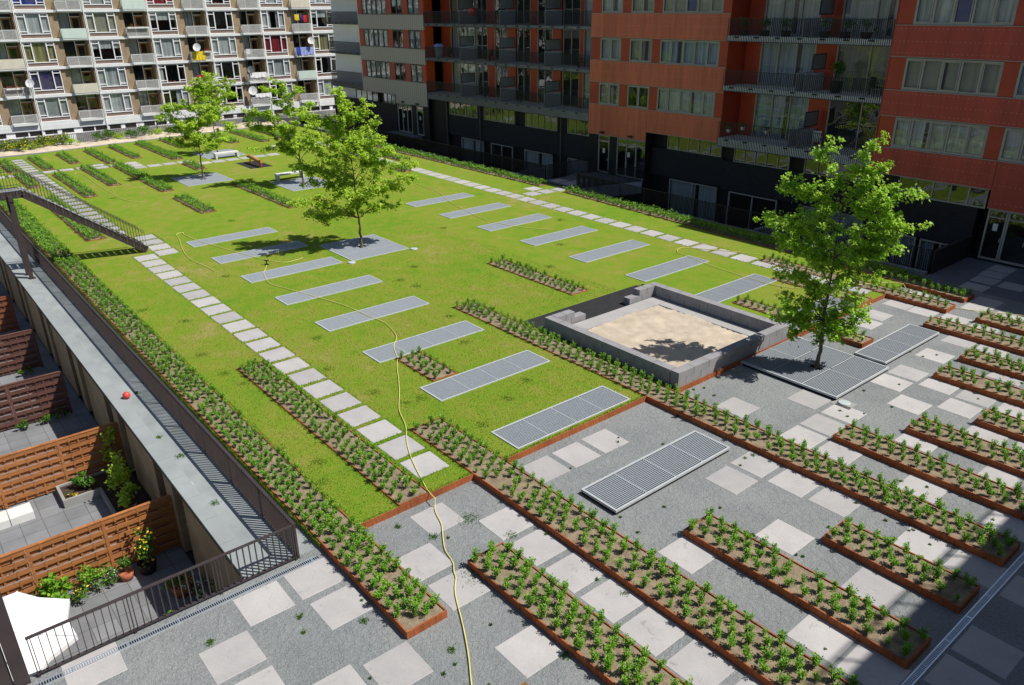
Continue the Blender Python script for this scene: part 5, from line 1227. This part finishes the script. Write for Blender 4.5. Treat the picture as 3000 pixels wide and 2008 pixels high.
# side faces of the bridges
props(MB().prism([(9.36, 30.3), (9.2, 30.3), (7.95, 25.3), (8.1, 25.3)], -.9, -.065).build('bridge_beam', M['wallgrey']), 'pale concrete side beam of the bridge to the glass doors of the red building', 'beam')
for x, y0, y1, lb_ in ((-15.6, 25.6, 30.9, 'below the beige building'), (-1.5, 25.6, 30.9, 'below the middle balconies'), (21, 25.3, 30.9, 'behind the hedge near the right balconies')):
    t = thing('terrace_wall', 'white dividing wall between sunken terraces ' + lb_, 'wall', (x, y0, -2.9))
    MB().box(x - .1, x + .1, y0, y1, -2.9, -.7).build('wall', M['wallgrey'], t); MB().box(x - .13, x + .13, y0, y1, -.699, -.65).build('cap', M['wallgrey'], t)

# items on the right hand balconies
def planter_pot(x, y, z, r, h, n, flowers, label, mt='weedleaf', pot='terracotta', group='potted plants', hh=.4, size=.06, seed=3, cat='potted plant'):
    t = bush('potted_plant', x, y, z + h, r * 1.3, r * 1.3, hh, n, mt, label, cat, group, size, flowers, seed, .14)
    MB().lathe((x, y, z), [(.001, 0), (r * .75, 0), (r, h), (r * .88, h), (r * .85, h * .9), (.001, h * .9)], 14).build('pot', M[pot], t)
for i, (x, z, fl, lb_) in enumerate(((17.3, 4.35, 'flowerpink', 'left pink'), (19.0, 4.3, 'flowerpink', 'middle pink'), (16.3, 4.1, 'petalwhite', 'white'))):
    planter_pot(x, Y2 + .15, z, .16, .2, 160, fl, f'{lb_} flowering pot on the lowest right balcony railing', pot='plasticwhite', hh=.25, seed=60 + i, group='pots on the lowest right balcony')
planter_pot(22.6, 31.0, 6.9, .35, .6, 500, None, 'big dark bush in a tub on the middle right balcony', pot='dark', hh=1.3, size=.1, seed=71, group='tubs on the right balconies')
planter_pot(20.3, 31.0, 3.74, .25, .4, 300, None, 'dark round bush on the lowest right balcony', pot='dark', hh=.6, size=.07, seed=72, group='tubs on the right balconies')
for i, x in enumerate((16.6, 18.0, 19.4)):
    planter_pot(x, Y2 + .3, 9.8, .3, .3, 420, None, 'brown green hedge tub behind the upper right balcony railing, left group', pot='dark', hh=.75, size=.06, seed=80 + i, group='hedge tubs left of the divider')
for i, x in enumerate((21.8, 23.0, 24.2)):
    planter_pot(x, Y2 + .3, 9.8, .3, .3, 420, 'petalwhite', 'pale leaved hedge tub behind the upper right balcony railing, right group', pot='dark', hh=.75, size=.06, seed=90 + i, group='hedge tubs right of the divider')
chair((21.9, 31.0, 3.74), 'plasticwhite', 'white chair with a striped towel on the lowest right balcony', 'chairs on the right balconies', .6)
chair((24.8, 31.2, 6.9), 'dark', 'dark chair with a striped towel on the middle right balcony', 'chairs on the right balconies', 2.6)
for i, (x, z) in enumerate(((-9.6, 7.2), (-8.2, 7.2), (1.6, 7.2), (-15.3, 7.2), (-3.0, 7.2), (-10.4, 4.12), (-5.4, 4.12))):
    chair((x, 31.5, z), 'dark', 'dark garden chair in the shade of a left group balcony', 'dark balcony chairs', i * 1.3)
t = thing('laundry_basket', 'blue and white laundry heaped on a tall basket on the left balcony', 'laundry basket', (-16.5, 31.0, 7.2))
b = MB(); b.lathe((-16.5, 31.0, 7.2), [(.001, 0), (.32, 0), (.42, .9), (.40, .9), (.001, .85)], 16); b.build('basket', M['wallgrey'], t)
b = MB(); b.lathe((-16.5, 31.0, 8.1), [(.44, -.05), (.46, .15), (.36, .28), (.2, .32), (.001, .3)], 14); b.build('laundry', M['bluewhite'], t)
props(MB().lathe((-10.9, 30.75, 10.9), [(.001, .55), (.25, .5), (.36, .35), (.34, .1), (.30, -.1), (.001, -.15)], 14).build('red_cushion', M['redplastic']), 'red cushion on the upper left balcony railing', 'cushion')

# ------------------------------------------------------------------ sunken gardens on the left
gw = thing('garden_wall', 'tan block wall with dark doors under the concrete strip, facing the sunken gardens', 'wall', (0, -7.95, -2.9))
FX = [25.75, 20.25, 14.6, 9.1, 3.5, -2.0, -7.5]
doors = []
for fx in FX: doors += [(fx - 1.35, fx - .45), (fx + .35, fx + 1.25)]
doors.sort(); b = MB(); x = -37
for a, c in doors: b.box(x, a, -7.93, -7.63, -2.9, -.38); x = c
b.box(x, 31.75, -7.93, -7.63, -2.9, -.38); b.build('wall', M['tanwall'], gw)
MB().box(31.72, 31.78, -14, -7.9, -2.9, -.16).build('end_wall', M['tanwall'], gw)
b = MB(); b.box(-37, 31.75, -8.0, -7.6, -.379, -.2); b.build('lintel', M['dark'], gw)
b = MB()
for i in range(58): b.box(-37 + i * 1.2, min(31.74, -37 + i * 1.2 + 1.19), -8.03, -7.62, -.199, -.13)
b.build('coping', M['coping'], gw)
for a, c in doors:
    o = MB().box(a, c, -7.72, -7.67, -2.9, -.38).build('door', M['dark'], gw)
    h = MB(); h.bar((a + .12, -7.77, -1.9), (a + .28, -7.77, -1.9), .03); h.bar((a + .12, -7.77, -1.9), (a + .12, -7.7, -1.9), .02); h.build('handle', M['galv'], o)
def slat_fence(x, y0, y1, mt, label, h=1.82, z=-2.9):
    t = thing('slat_fence', label, 'fence', (x, y1, z), 'wooden fences between the sunken gardens')
    n = int(round((y1 - y0) / 1.8)); rr = random.Random(int(x * 3)); pitch = .145; rows = 12
    for k in range(n):
        a = y1 - 1.8 * (k + 1); c = a + 1.79; b = MB()
        for j in range(rows):
            zz = z + .06 + j * pitch; off = .028 if j % 2 else -.028
            b.box(x + off - .009, x + off + .009, a, c, zz, zz + .125 if j % 2 == 0 else zz + .135)
        for q in range(4):
            yy = a + .02 + q * (1.79 - .07) / 3; b.box(x - .018, x + .018, yy, yy + .05, z + .05, z + h - .03)
        for q in range(3):
            yy = a + .32 + q * .58
            for j in range(0, rows, 2): b.box(x + .02, x + .045, yy, yy + .05, z + .19 + j * pitch - .02, z + .19 + j * pitch + .15)
        b.box(x - .05, x + .05, a, c, z + h - .03, z + h)
        b.build('fence_panel', M[mt], t)
    for k in range(n + 1): MB().box(x - .045, x + .045, y1 - 1.8 * k - .0, y1 - 1.8 * k + .08, z, z + h - .031).build('post', M[mt], t)
for i, fx in enumerate(FX[:6]):
    slat_fence(fx, -15.15, -7.98 - (.0 if i < 2 else .55), 'fencewood' if i < 2 else ('fencewood2' if i in (2, 3) else 'fencewood3'),
               ['bright orange brown slatted fence nearest the railing corner', 'bright orange brown slatted fence, second from the corner', 'dark brown slatted fence just before the red ball', 'weathered dark fence beyond the ball', 'reddish slatted fence by the stair posts', 'farthest slatted fence under the stair landing'][i])
# raised bed
t = thing('raised_bed', 'L shaped raised garden bed with a grey stone border and dark soil', 'garden bed', (21, -9.5, -2.9))
b = MB()
for q in ((20.35, 20.43, -10.05, -8.0), (20.35, 21.45, -10.13, -10.05), (21.37, 21.45, -10.05, -9.05), (21.37, 25.6, -9.08, -9.0)): b.box(q[0], q[1], q[2], q[3], -2.9, -2.62)
b.build('border', M['greycon'], t)
b = MB(); b.box(20.43, 21.37, -10.05, -9.0, -2.9, -2.68); b.box(20.43, 25.6, -8.999, -7.95, -2.9, -2.68); b.build('soil', M['darksoil'], t)
bush('garden_plant', 20.95, -9.35, -2.7, .32, .3, .45, 260, 'weedleaf', 'broad leaved plant in the raised bed corner', 'plant', None, .12, None, 101)
bush('garden_plant', 21.25, -9.85, -2.7, .12, .14, .16, 90, 'weedleaf', 'low orange and yellow flowers at the bed corner', 'plant', None, .05, 'floweryellow', 102, .5)
bush('garden_plant', 22.1, -8.5, -2.7, .4, .4, 1.6, 330, 'treeleaf', 'tall leafy sapling rising from the shaded bed into the sun', 'plant', None, .13, None, 103)
bush('garden_plant', 23.2, -8.7, -2.7, .35, .35, 1.1, 200, 'treeleaf', 'small sapling in the bed behind the orange fence', 'plant', None, .12, None, 104)
bush('garden_plant', 20.6, -8.4, -2.7, .3, .3, 1.7, 200, 'treeleaf', 'slender climbing plant against the second orange fence', 'plant', None, .11, None, 105)
bush('garden_plant', 23.6, -8.3, -2.7, .3, .3, .5, 120, 'weedleaf', 'low plant with pink flowers in the dark bed', 'plant', None, .06, 'flowerpink', 106, .5)
for i, (y, hh, fl, lb_) in enumerate(((-12.3, .55, None, 'ferny plant by the parasol'), (-11.75, .6, None, 'climbing ivy near the parasol'), (-11.2, .95, None, 'large leaved shrub'), (-10.75, .6, 'floweryellow', 'yellow flowering plant'), (-10.3, .95, None, 'fine leaved bush'), (-9.9, .6, 'petalwhite', 'white flowering plant'))):
    bush('garden_plant', 26.1 + .1 * (i % 2), y, -2.9, .36, .34, hh, 330, 'weedleaf' if i % 2 else 'shrubleaf', lb_ + ' at the foot of the orange fence', 'plant', None, .13 if i == 2 else .07, fl, 110 + i, .15)
planter_pot(26.2, -9.55, -2.9, .2, .26, 200, None, 'terracotta pot with a grey green plant by the orange fence', hh=.5, seed=130, mt='weedleaf')
planter_pot(26.25, -9.0, -2.9, .26, .32, 420, 'floweryellow', 'black pot with a tall yellow and green shrub beside the orange fence', pot='dark', hh=1.05, seed=131, size=.08, mt='weedleaf')
planter_pot(27.75, -8.55, -2.9, .32, .35, 160, None, 'large terracotta pot in the shade below the short railing', hh=.5, seed=132, size=.08)
bush('garden_plant', 28.5, -8.35, -2.9, .4, .3, .8, 260, 'weedleaf', 'pale leaved shrub against the wall below the railing', 'plant', None, .07, 'petalwhite', 133, .3)
bush('garden_plant', 29.3, -9.2, -2.9, .45, .4, .7, 300, 'shrubleaf', 'bright green plant just under the short railing', 'plant', None, .1, None, 134)
for i, (x, y) in enumerate(((14.9, -8.9), (14.95, -9.5), (14.95, -10.1), (9.6, -9.2), (19.0, -8.35))):
    bush('garden_plant', x, y, -2.9, .22, .22, .4, 120, 'weedleaf', 'small plant beside a dark fence in the farther gardens', 'plant', 'small plants in the farther gardens', .09, None, 140 + i)
props(MB().box(20.75, 21.4, -12.4, -11.6, -2.9, -2.65).box(20.75, 21.4, -11.58, -10.95, -2.9, -2.65).build('stone_blocks', M['stone']), 'two pale stone blocks at the foot of the second orange fence', 'blocks')
bar_fence([(23.9, -15.0), (24.3, -11.9)], 'low dark metal garden fence behind the nearest orange fence', .6, -2.9, .09)
# parasol
t = thing('parasol', 'big white octagonal parasol in the garden at the lower left', 'parasol', (29.6, -12.85, -2.9))
b = MB(); n = 8; cx, cy = 29.6, -12.85; top = (cx, cy, -.12)
rim = [(cx + 1.78 * math.cos(math.radians(17 + 45 * k)), cy + 1.78 * math.sin(math.radians(17 + 45 * k)), -.72) for k in range(8)]
for k in range(8):
    a, c = Vector(rim[k]), Vector(rim[(k + 1) % 8]); tp = Vector(top); md = (a + c) / 2 * .93 + Vector((cx, cy, -.7)) * .07
    md.z = -.68
    for i in range(5):
        for (p0, p1) in ((a, md), (md, c)):
            f0, f1 = i / 5, (i + 1) / 5; P = lambda q, f: tuple(tp.lerp(q, f) - Vector((0, 0, .10 * math.sin(math.pi * f) * (0.6))))
            if i: b.quad(P(p0, f0), P(p0, f1), P(p1, f1), P(p1, f0))
            else: b.tri(P(p0, 0), P(p0, f1), P(p1, f1))
    for (p0, p1) in ((a, md), (md, c)): b.quad(tuple(p0), tuple(p0 - Vector((0, 0, .1))), tuple(p1 - Vector((0, 0, .1))), tuple(p1))
b.build('canopy', M['canvas'], t); MB().tube([(cx, cy, -2.9), (cx, cy, -.2)], .03, 8).build('pole', M['rail'], t)
for k in range(8):
    q = MB(); a = Vector(rim[k]); q.tube([top, tuple(Vector(top).lerp(a, .5) - Vector((0, 0, .055))), tuple(a)], .014, 5); q.build('seam', M['canvas'], t)

# ------------------------------------------------------------------ building the photograph was taken from (behind the camera)
cb = thing('gallery_building', 'plain apartment building behind the viewpoint whose shadow falls on the right edge of the yard', 'building', (48.4, 10, -3))
MB().box(48.8, 60, -6, 60, -3, 13.2).build('wall', M['greycon'], cb)
b = MB()
for k in range(110): y = -6 + k * .6; b.box(48.82, 48.86, y, y + .05, 13.2, 13.9)
b.box(48.81, 48.87, -6, 60, 13.9, 13.95); b.build('roof_railing', M['blacksteel'], cb)
wn = MB()
for z in (0.2, 3.2, 6.2, 9.2):
    for k in range(14): y = -4 + k * 4.5; wn.box(48.73, 48.79, y, y + 2.8, z + .5, z + 2.2)
wn.build('window', M['glass'], cb)

# ------------------------------------------------------------------ weeds and grass
def blades(name, pts, hgt, wid, mt, label, seed):
    r = np.random.default_rng(seed); P = np.asarray(pts, float); n = len(P)
    a = r.uniform(0, 6.28, n); h = hgt * r.uniform(.5, 1.3, n); w_ = wid
    t = np.stack([np.cos(a), np.sin(a), np.zeros(n)], 1) * w_; lean = r.normal(0, .35, (n, 2)) * h[:, None]
    tip = P + np.concatenate([lean, h[:, None]], 1); q = np.stack([P - t, P + t, tip], 1).reshape(-1, 3)
    F = np.arange(n * 3).reshape(-1, 3)
    o = bpy.data.objects.new(name, npmesh(name, q, F, M[mt])); link(o); props(o, label, 'grass', None, 'stuff')
r = np.random.default_rng(99); pts = []
for x, y in SL:
    if x < 3 and y > 3: continue
    n = 90 if x > 18 else (50 if x > 3 else 170)
    for side in range(4):
        k = n // 2; a = r.uniform(-.52, .52, k); o_ = (.5 if x > 1 or y > -2 or y < -3 else .43) + abs(r.normal(.02, .035 if x > 1 else .06, k))
        if side < 2: xs, ys_ = x + a, y + (o_ if side else -o_)
        else: xs, ys_ = x + (o_ if side == 2 else -o_), y + a
        pts.append(np.stack([xs, ys_, np.zeros(k)], 1))
for (x0, x1, y0, y1, rows, ph) in PL:
    if x0 > 31.5: continue
    a1 = min(x1, 31.8)
    for yy in (y0, y1):
        k = int((a1 - max(x0, -5)) * (70 if x1 > 15 else 30))
        if k > 0: xs = r.uniform(max(x0, -5), a1, k); pts.append(np.stack([xs, np.full(k, yy) + (abs(r.normal(.0, .035, k)) + .01) * (1 if yy == y1 else -1), np.zeros(k)], 1))
for x, y0, y1 in ((31.8, -5.2, -1.8), (31.8, -.6, 5.2)):
    k = int((y1 - y0) * 80); pts.append(np.stack([x - abs(r.normal(0, .04, k)), r.uniform(y0, y1, k), np.zeros(k)], 1))
P_ = np.concatenate(pts); P_ = P_[(P_[:, 0] < 31.84)]
blades('grass_tufts', P_, .075, .007, 'grassblade', 'longer bright grass growing along slabs and planter edges', 1)
k = 150000; X = r.uniform(4, 31.8, k); Y = r.uniform(-5.2, 12, k); ok = (r.random(k) < np.clip((X - 2) / 26, .1, 1))
inside = np.zeros(k, bool)
for (x0, x1, y0, y1, rows, ph) in PL: inside |= (X > x0 - .02) & (X < x1 + .02) & (Y > y0 - .02) & (Y < y1 + .02)
for i in range(1, 9): inside |= (X > 3.8 * i - .02) & (X < 3.8 * i + 1.27) & (Y > -.02) & (Y < 4.7)
for x, y in SL: inside |= (abs(X - x) < .5) & (abs(Y - y) < .5)
inside |= (X > 24.3) & (Y > 6.3); inside |= (X > 9.1) & (X < 12.8) & (Y > 5.1) & (Y < 8.5)
ok &= ~inside
blades('lawn_grass', np.stack([X[ok], Y[ok], np.zeros(ok.sum())], 1), .035, .009, 'lawnblade', 'short mown yellow green grass of the lawn', 2)
wl = [(27.21, -.35), (29.0, 1.75), (29.88, .1), (27.18, -.92), (28.45, 3.05), (25.87, -1.29), (16.76, 5.38), (17.95, 5.52), (15.5, 6.99), (13.65, 18.32), (17.36, 14.87), (19.8, 11.93), (10.58, 12.14), (10.87, -.5), (15.43, -3.9), (13.01, -4.84), (23.25, -1.61), (21.24, -4.5), (19.17, -4.57), (22.47, -4.27), (28.63, -4.67), (29.58, -5.04), (27.16, -5.22), (.91, 3.64), (-10.27, -.09), (24.5, 3.4), (20.5, -.6), (22.0, 4.5), (8.0, 6.0), (3.0, 10.0)]
wp = []
for x, y in wl: n = 130; wp.append(np.stack([x + r.normal(0, .13, n), y + r.normal(0, .13, n), np.zeros(n)], 1))
blades('clover_patches', np.concatenate(wp), .035, .014, 'grassblade', 'darker green clover tufts scattered over the lawn', 3)
gw_ = [(33.17, -2.9, .2), (33.2, -3.96, .1), (34.35, -2.49, .1), (34.92, -4.03, .28), (37.93, -4.05, .1), (34.57, -6.63, .07), (33.6, -7.6, .06), (35.0, -9.6, .08), (33.1, -9.3, .07), (36.4, -5.7, .07), (32.3, -4.4, .06), (36.9, -3.0, .08), (38.1, 1.9, .08), (36.0, 5.0, .06), (25.5, -7.4, .1), (24.0, -7.55, .06), (20.5, -7.2, .05), (28.4, -7.5, .08), (34.4, -.9, .05), (37.5, -1.9, .07)]
wp = []
for _ in range(110): gw_.append((r.uniform(32.3, 42), r.uniform(-11, 16), r.uniform(.015, .035)))
for x, y, s in gw_: n = int(30 + 700 * s); wp.append(np.stack([x + r.normal(0, s * .7, n), y + r.normal(0, s * .7, n), np.full(n, GZ)], 1))
blades('yard_weeds', np.concatenate(wp), .05, .012, 'weedleaf', 'small weeds scattered in the gravel and on the concrete strip', 4)
# loose stones in the gravel and sand
k = 9000; X = r.uniform(31.95, 43, k); Y = r.uniform(-12, 20, k); V = []; F = []
for i in range(k):
    s = r.uniform(.006, .018); z = GZ; n0 = len(V); x, y = X[i], Y[i]
    V += [(x - s, y, z), (x, y - s, z), (x + s, y, z), (x, y + s, z), (x, y, z + s * 1.1)]
    F += [(n0, n0 + 1, n0 + 4), (n0 + 1, n0 + 2, n0 + 4), (n0 + 2, n0 + 3, n0 + 4), (n0 + 3, n0, n0 + 4)]
o = bpy.data.objects.new('loose_stones', npmesh('loose_stones', V, F, M['greycon'])); link(o); props(o, 'loose little stones on the gravel yard', 'stones', None, 'stuff')
print('objects', len(bpy.data.objects), 'shrubs', len(SHR))
